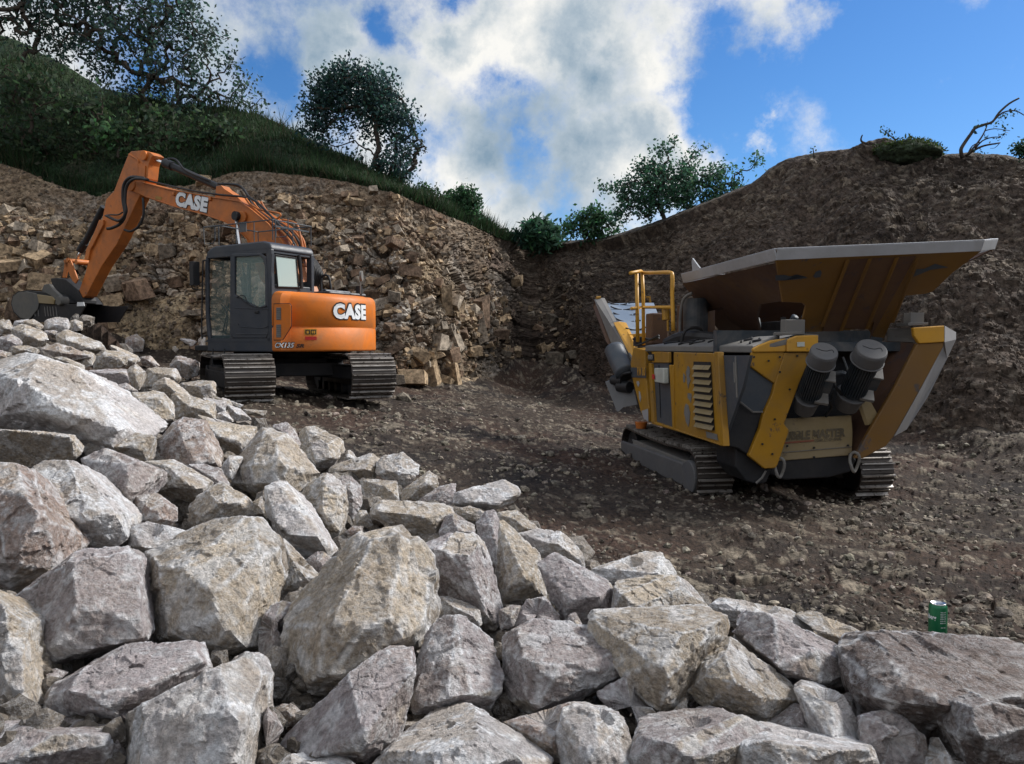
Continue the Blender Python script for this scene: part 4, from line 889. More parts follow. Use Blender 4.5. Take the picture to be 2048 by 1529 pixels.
    b = MB(); pts = [sp(*c2(*p)) for p in [(684,684),(800,682),(812,700),(812,850),(750,948),(684,950)]]
    b.tube(pts+[pts[0]], .006, 6, 0); b.build('service_door_seam', M['black'], root)
    b = MB(); b.plate([sp(*c2(*p), ys+.003) for p in [(686,688),(798,686),(808,702),(808,848),(748,945),(686,946)]], (0,.006,0)); sdoor = b.build('service_door', M['orange'], root)
    for y0_, y1_ in ((712,802),(836,930)):
        b = MB(); b.plate([sp(*c2(*p), ys+.009) for p in [(702,y0_),(736,y0_),(736,y1_),(702,y1_)]], (0,.004,0))
        for k in range(7):
            yy = y0_+(k+.5)*(y1_-y0_)/7; a_, b2_ = sp(*c2(703,yy), ys+.014), sp(*c2(735,yy), ys+.014); b.tube([a_, b2_], .006, 5, 0)
        b.build('vent', M['dusty'], sdoor)
    # engine hood items on top
    b = MB(); b.box((-.72, -.35, 1.85), (.7, 1.0, .06)); b.box((-.35,-.6,1.9),(.5,.7,.10)); b.build('engine_hood', M['charcoal'], root, .03)
    b = MB(); b.tube([(-.55,-.2,1.88),(-.55,-.2,2.16),(-.72,-.2,2.18),(-.78,-.2,1.95)], .022, 8, 3); b.build('lifting_rail', M['black'], root); b = MB(); b.cyl((-1.02,-.7,1.86),(-1.02,-.7,2.02),.06); b.build('exhaust_pipe', M['black'], root)
    b = MB(); b.cyl((-1.18,-.55,2.19),(-1.215,-.57,2.19),.095,n=24); b.tube([(-1.18,-.55,2.1),(-1.18,-.55,1.86)],.01,6,0); b.build('rear_mirror', M['dusty'], root)
    # ---- cab
    xf = e_side(*c2(200,1030), 1.22)[0]; xr = x0-.005; yl, yr = 1.22, .22; zc0, zc1 = .80, 2.66
    cab = MB(); cab.box(((xf+xr)/2, (yl+yr)/2, .90), (xf-xr, yl-yr, .20)); cabo = cab.build('cab', M['charcoal'], root, .02)
    # roof: rounded at the front
    b = MB(); prof = [(xf+.0,2.47),(xf-.03,2.56),(xf-.10,2.62),(xf-.25,2.66),(xr+.20,2.67),(xr+.05,2.63),(xr-.0,2.56),(xr-.0,2.50),(xr+.1,2.50),(xf-.12,2.50)]
    b.plate([(x, yl, z) for x, z in prof], (0, yr-yl, 0)); b.build('roof', M['charcoal'], cabo, .03, seg=3)
    b = MB()
    for y in (yl-.035, yr+.035):
        b.tube([(xf-.04,y,.98),(xf+.01,y,1.45),(xf,y,2.3),(xf-.04,y,2.50)], .042, 10, 4)
        b.box((xr+.06, y, 1.75), (.12, .07, 1.55))
    b.box((xf-.03,(yl+yr)/2,1.04),(.06,yl-yr-.06,.10)); b.box((xf-.06,(yl+yr)/2,2.49),(.08,yl-yr-.06,.08))
    b.box((xr+.05,(yl+yr)/2,1.9),(.06,yl-yr-.1,.08)); b.box((xr+.05,(yl+yr)/2,2.5),(.06,yl-yr-.1,.08)); b.box(((xf+xr)/2, yl-.035, 2.5), (xf-xr-.1, .07, .10)); b.box(((xf+xr)/2, yr+.035, 2.5), (xf-xr-.1, .07, .10))
    b.build('cab_frame', M['charcoal'], cabo, .012)
    b = MB(); b.box((xr+.03,(yl+yr)/2,1.42),(.05,yl-yr-.1,.92)); b.build('rear_panel', M['charcoal'], cabo)
    # door with its window
    D = lambda x, y, yy=yl+.012: sp(*c2(x, y), yy)
    outer = [(392,322),(600,318),(640,345),(650,480),(655,700),(655,900),(640,935),(400,935),(388,900),(388,350)]
    inner = [(412,345),(592,336),(618,362),(632,420),(634,690),(585,712),(500,672),(412,618)]
    def ring(outl, innl, y, th, name, mat, par):
        bm = bmesh.new(); es = []
        for poly in (outl, innl):
            vs = [bm.verts.new(D(*p, y)) for p in poly]
            for i in range(len(vs)): es.append(bm.edges.new((vs[i], vs[(i+1) % len(vs)])))
        bmesh.ops.triangle_fill(bm, use_beauty=True, use_dissolve=False, edges=es)
        ex = bmesh.ops.extrude_face_region(bm, geom=bm.faces[:]); bmesh.ops.translate(bm, verts=[g for g in ex['geom'] if isinstance(g, bmesh.types.BMVert)], vec=(0, th, 0))
        bmesh.ops.recalc_face_normals(bm, faces=bm.faces); me = bpy.data.meshes.new(name); bm.to_mesh(me); bm.free(); me.materials.append(mat)
        o = bpy.data.objects.new(name, me); COL.objects.link(o); o.parent = par
        bb = o.modifiers.new('bevel','BEVEL'); bb.width = .01; bb.segments = 2; bb.limit_method = 'ANGLE'; return o
    door = ring(outer, inner, yl-.03, .045, 'door', M['charcoal'], cabo)
    b = MB(); b.plate([D(*p, yl-.01) for p in inner], (0,-.008,0)); b.build('door_window', M['glass'], door)
    b = MB(); b.tube([D(418,628,yl+.03),D(500,690,yl+.03),D(580,712,yl+.03),D(632,700,yl+.03)], .008, 6, 3); b.tube([D(412,640,yl+.03),D(440,625,yl+.035),D(470,632,yl+.04),D(495,690,yl+.03)], .009, 6, 3); b.build('door_rail', M['black'], door)
    b = MB(); p = D(560,745,yl+.02); b.box(p, (.10,.03,.045)); b.build('handle', M['black'], door, .008)
    b = MB(); b.tube([D(425,830,yl+.02),D(440,850,yl+.02),D(600,860,yl+.02),D(640,845,yl+.02)],.006,6,3); b.tube([D(402,715,yl+.02),D(640,722,yl+.02)],.006,6,0); b.tube([D(405,905,yl+.02),D(640,905,yl+.02)],.006,6,0); b.build('door_pressing', M['charcoal'], door)
    # B pillar and rear quarter
    b = MB(); b.plate([D(*p, yl-.05) for p in [(655,320),(690,322),(672,640),(672,955),(652,955),(652,345)]], (0,.055,0)); b.plate([D(*p, yl-.05) for p in [(384,330),(394,330),(394,940),(380,940)]], (0,.05,0)); b.plate([D(*p, yl-.05) for p in [(195,962),(672,962),(672,936),(225,936),(215,950)]], (0,.055,0)); b.build('door_post', M['charcoal'], cabo)
    b = MB(); b.plate([D(*p, yl-.06) for p in [(240,372),(378,372),(380,936),(230,936),(232,800),(222,700)]], (0,-.004,0)); b.build('front_side_window', M['clear'], cabo)
    # rear window and windscreen
    def rw(px, py, x=xr-.005): p_ = e_rear(*c2(px, py), x); return (p_[0], p_[1], p_[2])
    b = MB(); b.plate([rw(*p) for p in [(692,330),(846,352),(862,565),(712,560)]], (-.006,0,0)); b.build('rear_window', M['glass2'], cabo)
    b = MB(); P = [rw(*p, xr-.012) for p in [(692,330),(846,352),(862,565),(712,560)]]; b.tube(P+[P[0]], .016, 6, 0); b.tube([rw(866,330,xr-.02), rw(880,460,xr-.02), rw(885,575,xr-.02)], .03, 8, 2); b.build('rear_window_seal', M['black'], cabo)
    b = MB(); b.box((xf-.01,(yl+yr)/2,1.8),(.01,yl-yr-.1,1.35)); b.build('windscreen', M['clear'], cabo)
    b = MB(); b.box(((xf+xr)/2, yr+.03, 1.95), (xf-xr-.2,.01,1.0)); b.build('far_window', M['clear'], cabo)
    b = MB(); b.box(((xf+xr)/2+.1, yr+.03, 1.22), (xf-xr-.2,.03,.5)); b.box((xr+.25, yr+.03, 1.6), (.4,.03,.9)); b.build('far_panel', M['charcoal'], cabo)
    # seat, levers
    b = MB(); b.box((xr+.42, .74, 1.42), (.48,.5,.16)); b.box((xr+.18,.74,1.78),(.14,.48,.72)); b.box((xr+.16,.74,2.2),(.10,.26,.2)); b.box((xr+.4,.74,1.18),(.4,.4,.36)); b.build('seat', M['rubber'], cabo, .04, seg=3)
    b = MB()
    for dx, dy, h in ((.30,.25,.62),(.36,.12,.66),(.44,-.12,.6)): b.tube([(xf-.45,.74+dy,1.0),(xf-.40-dx*.2,.74+dy,1.0+h*.6),(xf-.32,.74+dy*1.4,1.0+h)], .013, 6, 3)
    b.tube([D(330,905,1.0), D(345,770,1.0), D(300,690,1.0)], .012, 6, 3); b.tube([D(310,900,1.05), D(350,720,1.05), D(355,680,1.05)], .012, 6, 3)
    b.build('lever', M['black'], cabo)
    # handrail, mirror, roof guard
    b = MB(); b.tube([D(196,372,1.27),D(172,372,1.30),D(166,420,1.30),D(158,900,1.30),D(170,918,1.29),D(192,918,1.26)], .013, 8, 3); b.build('grab_rail', M['black'], cabo)
    b = MB(); b.box(D(106,465,1.42), (.10,.14,.42)); b.tube([D(84,535,1.42),D(90,572,1.40),D(120,582,1.34),D(190,582,1.24)], .011, 6, 3); b.build('side_mirror', M['black'], cabo, .02)
    b = MB(); gt = lambda px, py, y: sp(*c2(px, py), y)
    g1 = [gt(310,158,1.18), gt(530,158,1.18), gt(860,176,.9)]
    zt = 3.02
    xs0, xs1 = xf-.28, xr+.02
    for z in (zt, zt-.16):
        ring_ = [(xs0,yl-.06,z),(xs1,yl-.06,z),(xs1,yr+.05,z),(xs0,yr+.05,z)]
        if z == zt: b.tube(ring_+[ring_[0]], .012, 6, 0); b.tube([(xs0,yl-.06,z),(xs0+.32,yl-.06,z),(xs0+.38,yl-.06,z)],.017,6,0)
    for x in np.linspace(xs1, xs0, 4):
        for y in (yl-.06, yr+.05): b.tube([(x,y,zt),(x,y,2.68)], .009, 6, 0)
    for x in (xs0+.1, xs1-.36):
        b.tube([(x,yl-.06,zt),(x,yl-.06,zt-.24),(x+.05,yl-.06,zt-.3),(x+.28,yl-.06,zt-.3),(x+.3,yl-.06,zt)], .009, 6, 0)
    b.box(((xs0+xs1)/2+.05, yl-.06, zt-.07), (.17,.012,.17)); b.box((xs1,(yl+yr)/2,zt-.1),(.012,yl-yr-.2,.03)); b.build('roof_guard', M['motor'], cabo)
    # ---- boom, traced on the plane of its near side
    by = .10; bt = -.36
    Bp = lambda px, py, y=by: (lambda q: (q[0], q[1], q[2]))(e_side(px, py, y))
    bo = [(254,374),(257,366),(266,362),(282,364),(337,378),(420,393),(478,402),(500,417),(537,448),(562,480),(590,530),(612,585),(560,600),(520,560),(507,515),(493,480),(473,459),(447,444),(410,431),(351,415),(315,404),(290,394),(265,383)]
    b = MB(); b.plate([Bp(*p) for p in bo], (0,bt,0)); boom = b.build('boom', M['orange2'], root, .012)
    def flange(seq, name='boom_flange', w=.42, th=.02):
        b = MB()
        for p, q in zip(seq, seq[1:]):
            A, B_ = Vector(Bp(*p, by+.03)), Vector(Bp(*q, by+.03)); d = (B_-A).normalized(); nn = Vector((-d.z,0,d.x))*th
            b.plate([A, B_, B_+nn, A+nn], (0,-w,0))
        b.build(name, M['orange2'], boom, .004)
    flange([(282,364),(337,378),(420,393),(478,402),(500,417),(537,448),(562,480),(590,530)])
    flange([(612,600),(507,515),(493,480),(473,459),(447,444),(410,431),(351,415),(290,394)])
    b = MB(); b.cyl(Bp(260,370,by+.04), (Bp(260,370)[0], by+bt-.04, Bp(260,370)[2]), .13, n=24); b.cyl(Bp(482,434,by+.07),(Bp(482,434)[0], by+bt-.07, Bp(482,434)[2]), .11, n=24); b.build('pivot_boss', M['orange2'], boom, .01)
    for p in ((347,388),(420,398)):
        b = MB(); b.box(Bp(*p, by+.02), (.07,.04,.07)); b.build('hose_clamp', M['orange2'], boom, .01)
    # lettering on the boom
    V, F = text_verts('CASE', 1.0, .03, 0, 1.06)
    a0, a1 = Vector(Bp(351,409.5,by+.006)), Vector(Bp(413,423.5,by+.006)); ax = (a1-a0); wd = ax.length; ax.normalize(); upv = Vector((-ax.z, 0, ax.x)); upv = upv if upv.z > 0 else -upv
    x0_, x1_ = min(v.x for v in V), max(v.x for v in V)
    for off, mt, lf in ((.10, M['black'], 0), (.06, M['white'], .006)):
        V, F = text_verts('CASE', 1.0, off, 0, 1.06); hgt = .265
        mesh_obj('lettering', [a0+ax*((v.x-x0_)/(x1_-x0_)*wd)+upv*(v.y/.72*hgt)+Vector((0,lf,0)) for v in V], F, mt, boom, smooth=False)
    b = MB(); b.plate([Bp(*p, by+.004) for p in [(312,392),(324,395),(322,401),(310,398)]], (0,.002,0)); b.build('small_sticker', M['yellow'], boom)
    # boom cylinders (both sides)
    for yy in (by+.12, by+bt-.12):
        b = MB(); p = Vector(Bp(482,434,by)); p.y = yy; q = Vector((.85, yy, 1.25)); m_ = p.lerp(q, .55); b.cyl(p, m_, .033, n=14); rod = b.build('boom_cylinder_rod', M['chrome'], root, smooth=True)
        b = MB(); b.cyl(m_, q, .075, n=18); b.cyl(m_, m_.lerp(q,.06), .085, n=18); b.build('boom_cylinder', M['black'], rod, .004)
        b = MB(); b.cyl(p+Vector((0,.04,0)), p-Vector((0,.04,0)), .085, n=18); b.build('rod_eye', M['black'], rod)
    # ---- arm
    ay = .04; ath = -.26
    ao = [(257,308),(262,303),(286,301),(300,305),(307,311),(301,318),(297,330),(294,357),(284,385),(277,396),(247,461),(233,489),(203,533),(172,592),(158,601),(155,590),(170,548),(176,527),(187,489),(203,446),(211,404),(213,398),(228,382),(244,340)]
    b = MB(); b.plate([Bp(*p, ay) for p in ao], (0,ath,0)); arm = b.build('arm', M['orange2'], root, .012)
    b = MB(); seq = [(258,309),(275,320),(277,332),(275,372)]; b.tube([Bp(*p, ay+.01) for p in seq], .02, 6, 3); b.build('arm_rib', M['orange2'], arm)
    b = MB(); b.plate([Bp(*p, ay+.002) for p in [(276,326),(292,332),(290,368),(276,372)]], (0,.02,0)); b.build('arm_rib_plate', M['orange2'], arm)
    b = MB(); e_ = Bp(286,311,ay+.05); b.cyl(e_, (e_[0], ay+ath-.05, e_[2]), .10, n=22); b.build('pivot_boss', M['orange'], arm, .008)
    # arm cylinder above the boom
    yc = (by+by+bt)/2
    b = MB(); b.cyl(Bp(288,311,yc), Bp(338,331,yc), .035, n=14); rod = b.build('arm_cylinder_rod', M['chrome'], root, smooth=True)
    b = MB(); b.cyl(Bp(334,328,yc), Bp(444,378,yc), .070, n=20); b.cyl(Bp(330,326,yc), Bp(345,333,yc), .095, n=20); b.cyl(Bp(440,376,yc), Bp(446,379,yc), .085, n=20); b.build('arm_cylinder', M['black'], rod, .004)
    b = MB(); b.tube([Bp(336,318,yc+.08),Bp(352,320,yc+.08),Bp(372,342,yc+.09),Bp(420,362,yc+.09)], .022, 8, 4); b.build('hydraulic_pipe', M['black'], rod)
    b = MB(); b.plate([Bp(*p, yc+.10) for p in [(432,373),(442,371),(448,378),(476,396),(484,404),(430,395)]], (0,-.2,0)); b.build('cylinder_bracket', M['orange2'], boom, .008)
    # hoses
    H = lambda pts, r, y, mt=M['rubber'], nm='hose', par=boom: MB().tube([Bp(*p, y) for p in pts], r, 8, 5).build(nm, mt, par, smooth=True)
    for dy, dx in ((.12, 0), (.17, 3), (.08,-4)):
        H([(440+dx,368),(470+dx,370),(486,378),(498,394),(520,410),(545,436),(560,452)], .022, by-.05+dy)
    H([(288,357),(262,355),(248,370),(246,400),(250,430),(240,448),(225,456),(215,458)], .034, ay+.16)
    H([(296,360),(270,358),(254,372),(250,402),(252,425),(238,442),(213,432)], .030, ay+.22)
    H([(286,396),(287,430),(278,452),(262,463),(249,460)], .026, ay+.12)
    H([(278,400),(274,425),(262,436),(258,440)], .022, ay-.2)
    H([(288,360),(330,370),(390,383),(440,390),(485,394),(500,400)], .02, by-.08)
    H([(210,432),(220,430),(236,430),(245,425)], .016, ay+.1)
    for k, col in enumerate(('orange2','rubber','orange2','rubber','orange2','orange2')):
        d = k*6; H([(492+d,398+d*.2),(505+d,415+d*.3),(530+d*1.2,436+d*.3),(560+d*1.2,460+d*.2),(585+d*.8,490),(598+d*.3,530)], .022, by-.04-.05*k, M[col])
    for k in range(7):
        z = k*.055; H([(598+k*1.5,498+k),(610+k*3.4,508+k*2),(622+k*3.8,530+k*3),(624+k*3.4,556),(618+k*2,580)], .017, -.10-.03*k)
    H([(565,440),(592,448),(600,470),(606,500)], .022, by-.2, M['orange2']); H([(500,408),(520,420),(560,428),(552,440)], .018, by+.02, M['orange2'])
    # bucket cylinder and linkage on the upper side of the arm
    b = MB(); b.cyl(Bp(207,414,ay+ath/2), Bp(164,498,ay+ath/2), .068, n=18); b.cyl(Bp(170,486,ay+ath/2), Bp(160,502,ay+ath/2), .085, n=18); bc = b.build('bucket_cylinder', M['black'], arm, .004)
    b = MB(); b.cyl(Bp(164,498,ay+ath/2), Bp(152,524,ay+ath/2), .035, n=12); b.build('bucket_cylinder_rod', M['chrome'], bc, smooth=True)
    b = MB(); b.plate([Bp(*p, ay+.05) for p in [(198,440),(206,440),(206,450),(186,490),(180,500),(176,520),(168,520),(172,500),(186,470)]], (0,-.08,0)); b.build('pipe_bracket', M['orange2'], arm, .01)
    for yy in (ay+.08, ay+ath-.10):
        b = MB(); b.plate([Bp(*p, yy) for p in [(129,522),(138,516),(144,522),(158,560),(153,568),(147,562)]], (0,.03,0)); b.build('link', M['orange2'], arm, .006)
        b = MB(); b.plate([Bp(*p, yy) for p in [(133,520),(140,520),(134,556),(127,556)]], (0,.03,0)); b.build('link', M['orange2'], arm, .006)
    b = MB(); p = Bp(134,521,ay+.13); b.cyl(p, (p[0], ay+ath-.13, p[2]), .05); p = Bp(152,524,ay+.10); b.cyl(p, (p[0], ay+ath-.1, p[2]), .06); b.build('link_pin', M['orange2'], arm)
    # ---- bucket and hitch
    K = lambda x, y, yy: Bp(x/3.64, 280+y/3.64, yy)
    b = MB(); b.plate([K(*p, .08) for p in [(366,1010),(410,1005),(475,1015),(560,1085),(600,1165),(600,1190),(430,1200),(400,1130)]], (0,-.34,0)); hitch = b.build('quick_hitch', M['black'], root, .012)
    bk = [(82,1190),(95,1140),(130,1112),(190,1104),(262,1112),(330,1120),(400,1140),(440,1190),(500,1198),(622,1196),(618,1215),(560,1318),(400,1325),(215,1318),(150,1300),(100,1250)]
    b = MB(); cen = (300,1225)
    prof = [Vector(K(*p, .42)) for p in bk]
    b.plate(prof, (0,-.03,0)); b.plate([v+Vector((0,-1.02,0)) for v in prof], (0,.03,0))
    for i in list(range(0, 7))+[len(bk)-1, len(bk)-2, len(bk)-3, len(bk)-4]:
        A, B_ = prof[i], prof[(i+1) % len(prof)]; d = (B_-A).normalized(); nn = Vector((-d.z,0,d.x))*.025; b.plate([A, B_, B_-nn, A-nn], (0,-1.0,0))
    bucket = b.build('bucket', M['black'], root, .006)
    b = MB(); b.plate([K(*p, .45) for p in [(82,1190),(95,1140),(130,1112),(190,1104),(262,1118),(282,1185),(272,1235),(210,1312),(150,1298),(100,1250)]], (0,-.03,0)); b.build('side_plate', M['bucketsteel'], bucket, .01)
    b = MB(); b.plate([K(*p, .47) for p in [(266,1125),(372,1140),(395,1165),(388,1198),(282,1190)]], (0,-.10,0)); b.build('wear_plate', M['cream'], bucket, .012)
    b = MB(); b.plate([K(*p, .44) for p in [(300,1098),(320,1055),(355,1048),(385,1090),(455,1155),(458,1195),(430,1210),(400,1195),(370,1135)]], (0,-.08,0)); p = K(425,1172,.50); b.cyl(p, (p[0], .3, p[2]), .10, n=20); b.build('bucket_ear', M['bucketsteel'], bucket, .012)
    for x in (250, 275, 325, 345, 365, 385, 408): b = MB(); b.tube([K(x,1215,.425), K(x+3,1240,.425), K(x+8,1285,.425)], .012, 5, 2); b.build('slot', M['dusty'], bucket)
    b = MB(); b.plate([K(*p, .43) for p in [(565,1182),(612,1182),(617,1210),(562,1212)]], (0,.01,0)); b.build('white_mark', M['white'], bucket)
    # driver's beacon bracket / steps
    b = MB(); b.box((xf-.35, 1.28, .70), (.3,.08,.03)); b.box((xf-.35, 1.28, .55), (.3,.08,.03)); b.tube([(xf-.5,1.26,.85),(xf-.5,1.28,.53)],.012,6,0); b.tube([(xf-.2,1.26,.85),(xf-.2,1.28,.53)],.012,6,0); b.build('step', M['black'], root)
    return root
EXC = build_excavator()
# ---------------------------------------------------------------- yellow tracked crusher
CO = np.array([3.26, 8.88, .06]); CA = R(98.5); CF = np.array([math.cos(CA), math.sin(CA), 0]); CL = np.array([-math.sin(CA), math.cos(CA), 0])
def c_w2l(p): q = np.array(p)-CO; return Vector((q@CF, q@CL, q[2]))
def c_side(px, py, y=1.2): return c_w2l(on_plane(px, py, CO+CL*y, CL))
def c_rear(px, py, x): return c_w2l(on_plane(px, py, CO+CF*x, CF))
def c_at(px, py, Y): return c_w2l(at(px, py, Y))
def c_pl(px, py, p0, n):                      # local plane
    w0 = CO+CF*p0[0]+CL*p0[1]+np.array([0,0,p0[2]]); wn = CF*n[0]+CL*n[1]+np.array([0,0,n[2]]); return c_w2l(on_plane(px, py, w0, wn))
M['galv2'] = mat_paint('dull_galvanised', (.26,.26,.27), amt=.2, rough=.6, dirt=(.2,.18,.16), dirtamt=.5)
M['greydoor2'] = mat_paint('dull_grey_paint', (.10,.10,.105), amt=.15, rough=.55, dirt=(.13,.12,.11), dirtamt=.5)
def build_crusher():
    root = root_empty('tracked_crusher', CO, CA, 'yellow tracked rock crusher with a wide rusty feed hopper, parked below the spoil slope', 'rock crusher')
    Z = Vector((0,0,1))
    for side in (1, -1):
        track_unit(root, Matrix.Translation((1.46, side*.99, -.06)), 3.0, .60, .42, 50, side, dict(shoe=M['track'], frame=M['dusty']))
    a5 = lambda x, y: (1230+x/4.497, 680+y/4.497)
    # crawler guard plate and round end cover on the near side
    b = MB(); b.plate([c_side(*a5(*p), 1.16) for p in [(80,905),(640,1105),(640,1312),(80,1055)]], (0,.05,0)); b.build('track_guard', M['greydoor2'], root, .02)
    b = MB(); p = c_side(*a5(700,1240), 1.16); b.cyl(p, p+Vector((0,.06,0)), .20, n=28); b.build('sprocket_cover', M['greydoor2'], root, .01)
    # chassis
    b = MB(); b.box((1.35, 0, .62), (3.3, 1.1, .36)); b.box((1.4,0,.40),(1.4,1.6,.22)); b.box((1.5, 0, 1.25), (3.1, 1.9, .95)); b.build('chassis', M['black'], root, .02)
    # ---- near side bodywork on the plane y = 1.2
    P = lambda pts, y=1.2: [c_side(*a5(*p), y) for p in pts]
    b = MB(); b.plate(P([(525,112),(888,120),(943,950),(527,812)]), (0,-.05,0)); dr = b.build('louvre_door', M['yellow'], root, .01)
    b = MB(); b.plate(P([(708,196),(862,200),(896,812),(724,775)], 1.205), (0,.004,0)); b.build('louvre_recess', M['black'], dr)
    b = MB()
    for k in range(9):
        t = (k+.35)/9; xa, xb = 712+t*16, 862+t*32; ya, yb = 200+t*580, 204+t*612; h = 34
        A, B_, C_, D_ = P([(xa,ya+2),(xb,yb+2),(xb+2,yb+h),(xa+2,ya+h)], 1.208); o_ = Vector((0,.026,0))
        b.plate([A, B_, C_+o_, D_+o_], (0,.008,-.012))
    b.build('louvre', M['cream'], dr, .003)
    b = MB()
    for s_ in ([(655,232),(672,250),(676,300),(668,330),(682,360),(668,400),(660,445),(650,390),(645,330),(640,290)], [(655,480),(688,482),(690,515),(684,570),(672,545),(654,520)], [(640,575),(662,590),(676,660),(672,740),(660,785),(640,740),(622,660),(628,600)], [(618,300),(630,320),(632,380),(618,385),(614,340)]):
        b.plate(P(s_, 1.202), (0,.003,0))
    b.build('paint_loss', M['dusty'], dr)
    b = MB(); b.plate(P([(818,822),(918,850),(926,905),(828,880)], 1.204), (0,.004,0)); b.build('type_plate', M['dusty'], dr)
    fr = MB()
    for q in ([(890,108),(922,110),(976,958),(942,952)], [(300,210),(322,212),(352,758),(326,752)], [(485,225),(525,230),(530,810),(515,800)], [(326,735),(352,738),(520,795),(945,938),(976,944),(976,958),(945,952),(520,812),(330,756)]):
        fr.plate(P(q, 1.215), (0,-.07,0))
    fr.plate(P([(330,108),(480,110),(482,208),(330,205)], 1.2), (0,-.04,0)); fr.build('side_frame', M['yellow'], root, .008)
    b = MB(); b.plate(P([(320,206),(482,212),(520,795),(350,738)], 1.175), (0,-.03,0)); cd = b.build('control_door', M['greydoor'], root)
    b = MB(); b.tube([P([(395,230)],1.18)[0], P([(410,700)],1.18)[0]], .006, 5, 0); b.build('door_gap', M['black'], cd)
    b = MB(); b.plate(P([(352,254),(436,254),(438,395),(352,380)], 1.26), (0,-.07,0)); bx = b.build('switch_box', M['pale'], root, .012)
    b = MB(); b.plate(P([(342,310),(356,312),(358,355),(344,352)], 1.27), (0,.015,0)); b.build('red_switch', M['red'], bx)
    b = MB(); b.plate(P([(284,105),(325,108),(300,190),(356,190),(352,128),(325,128)], 1.2), (0,.004,0)); b.build('black_corner', M['black'], root)
    b = MB(); b.plate(P([(306,135),(344,137),(344,180),(306,178)], 1.205), (0,.02,0)); b.build('lamp', M['dusty'], root, .01)
    b = MB(); b.plate(P([(925,140),(1214,140),(1150,420),(985,900)], 1.15), (0,-.03,0)); gd = b.build('grey_cabinet', M['greydoor'], root)
    b = MB(); b.tube(P([(1086,150),(1100,520)], 1.155), .012, 5, 0); b.tube(P([(1072,200),(1078,385)],1.165), .010, 5, 0); b.build('cabinet_handle', M['dusty'], gd)
    # triangular front end with model lettering
    b = MB(); b.plate(P([(165,70),(268,90),(272,300),(300,615),(300,740),(262,720),(228,640),(150,330),(138,215)], 1.22), (0,-.9,0)); fe = b.build('front_end', M['yellow'], root, .012)
    b = MB(); b.plate(P([(140,248),(276,254),(280,342),(150,338)], 1.224), (0,.005,0)); bd = b.build('name_band', M['greydoor'], fe)
    V, F = text_verts('RM 80', 1.0, .03, 0, 1.1); A, B_ = P([(200,318),(272,322)], 1.232); ax = (B_-A); x0_, x1_ = min(v.x for v in V), max(v.x for v in V)
    mesh_obj('lettering', [A+ax*((v.x-x0_)/(x1_-x0_))+Vector((0,0,v.y/.72*.115)) for v in V], F, M['yellow_bright'], bd, smooth=False)
    b = MB(); b.plate(P([(195,375),(212,372),(222,395),(212,425),(198,400)],1.222),(0,.003,0)); b.plate(P([(215,460),(225,470),(236,520),(230,560),(216,520)],1.222),(0,.003,0)); b.plate(P([(240,640),(298,620),(300,735),(262,712)],1.222),(0,.003,0)); b.build('paint_loss', M['galv'], fe)
    b = MB(); p = c_side(*a5(235,765), 1.1); b.cyl(p-Z*.05, p+Z*.04, .07, .09, n=18); b.build('orange_lamp', M['orange'], root)
    # engine cover deck
    zt = float(c_side(1505, 693, 1.24)[2]); xf_ = float(c_side(*a5(285,60), 1.24)[0]); xr_ = float(c_side(1505, 700, 1.24)[0])
    b = MB(); dkp = [c_rear(1505,692,-.67), c_side(1290,692,1.24), c_side(1378,680,.72), c_rear(1560,671,-.45)]; b.plate([tuple(v) for v in dkp], (0,0,-.075)); dk = b.build('engine_cover', M['dusty'], root, .012)
    rg = random.Random(3)
    for k in range(9):
        b = MB(); u_ = k/9*.9+.05; w_ = .3+.4*rg.random(); f_ = lambda a, c_: dkp[0].lerp(dkp[1], a).lerp(dkp[3].lerp(dkp[2], a), c_)+Vector((0,0,.012)); b.tube([f_(u_, w_-.25), f_(u_+.02, w_-.1), f_(u_-.01, w_+.05), f_(u_+.03, w_+.2)], .014, 5, 3); b.build('loose_strap', M['black'], dk)
    b = MB(); b.tube([(xf_+.0,.95,zt+.02),(xf_-.25,.85,zt+.1),(xf_-.5,.75,zt+.1),(xf_-.75,.6,zt+.08),(xf_-1.0,.5,zt+.05)], .09, 10, 3); b.tube([(xf_-.5,.95,zt+.04),(xf_-.52,.9,zt+.2),(xf_-.5,.7,zt+.22),(xf_-.48,.62,zt+.06)], .022, 6, 3); b.build('cable_bundle', M['rubber'], root)
    # ---- rear: side wings and lower plate
    c4 = lambda x, y: (1420+x/4.024, 640+y/4.024)
    Q = lambda pts, x: [c_rear(*c4(*p), x) for p in pts]
    wl = MB(); wl.plate(Q([(600,265),(828,258),(735,475),(598,838),(640,890),(545,1170),(530,1195),(440,1200),(310,1095),(400,880),(425,770),(500,600),(520,515)], -.70), (.06,0,0)); wl.plate(Q([(335,262),(604,258),(522,518),(425,450),(318,372)], -.69), (.04,0,0))
    wing = wl.build('rear_wing', M['yellow'], root, .012)
    b = MB(); A = Q([(350,262),(612,258),(618,150),(500,165),(400,205),(345,235)], -.71); b.plate(A, (.05,0,0)); b.plate(Q([(622,258),(836,258),(874,190),(874,122),(700,128),(622,160)], -.735), (.05,0,0)); b.build('wing_cap', M['yellow_bright'], wing, .012)
    b = MB(); b.plate([c_rear(*c4(345,235),-.70), c_rear(*c4(615,155),-.72), c_rear(*c4(874,120),-.73), c_rear(*c4(874,120),-.73)+Vector((.35,0,.02)), c_rear(*c4(560,130),-.3), c_rear(*c4(345,205),-.45)], (0,0,-.03)); b.build('cap_top', M['dusty'], wing)
    b = MB(); b.plate(Q([(322,378),(522,520),(440,700),(415,745),(355,738),(232,650)], -.66), (.03,0,0)); b.build('side_panel', M['greydoor'], root)
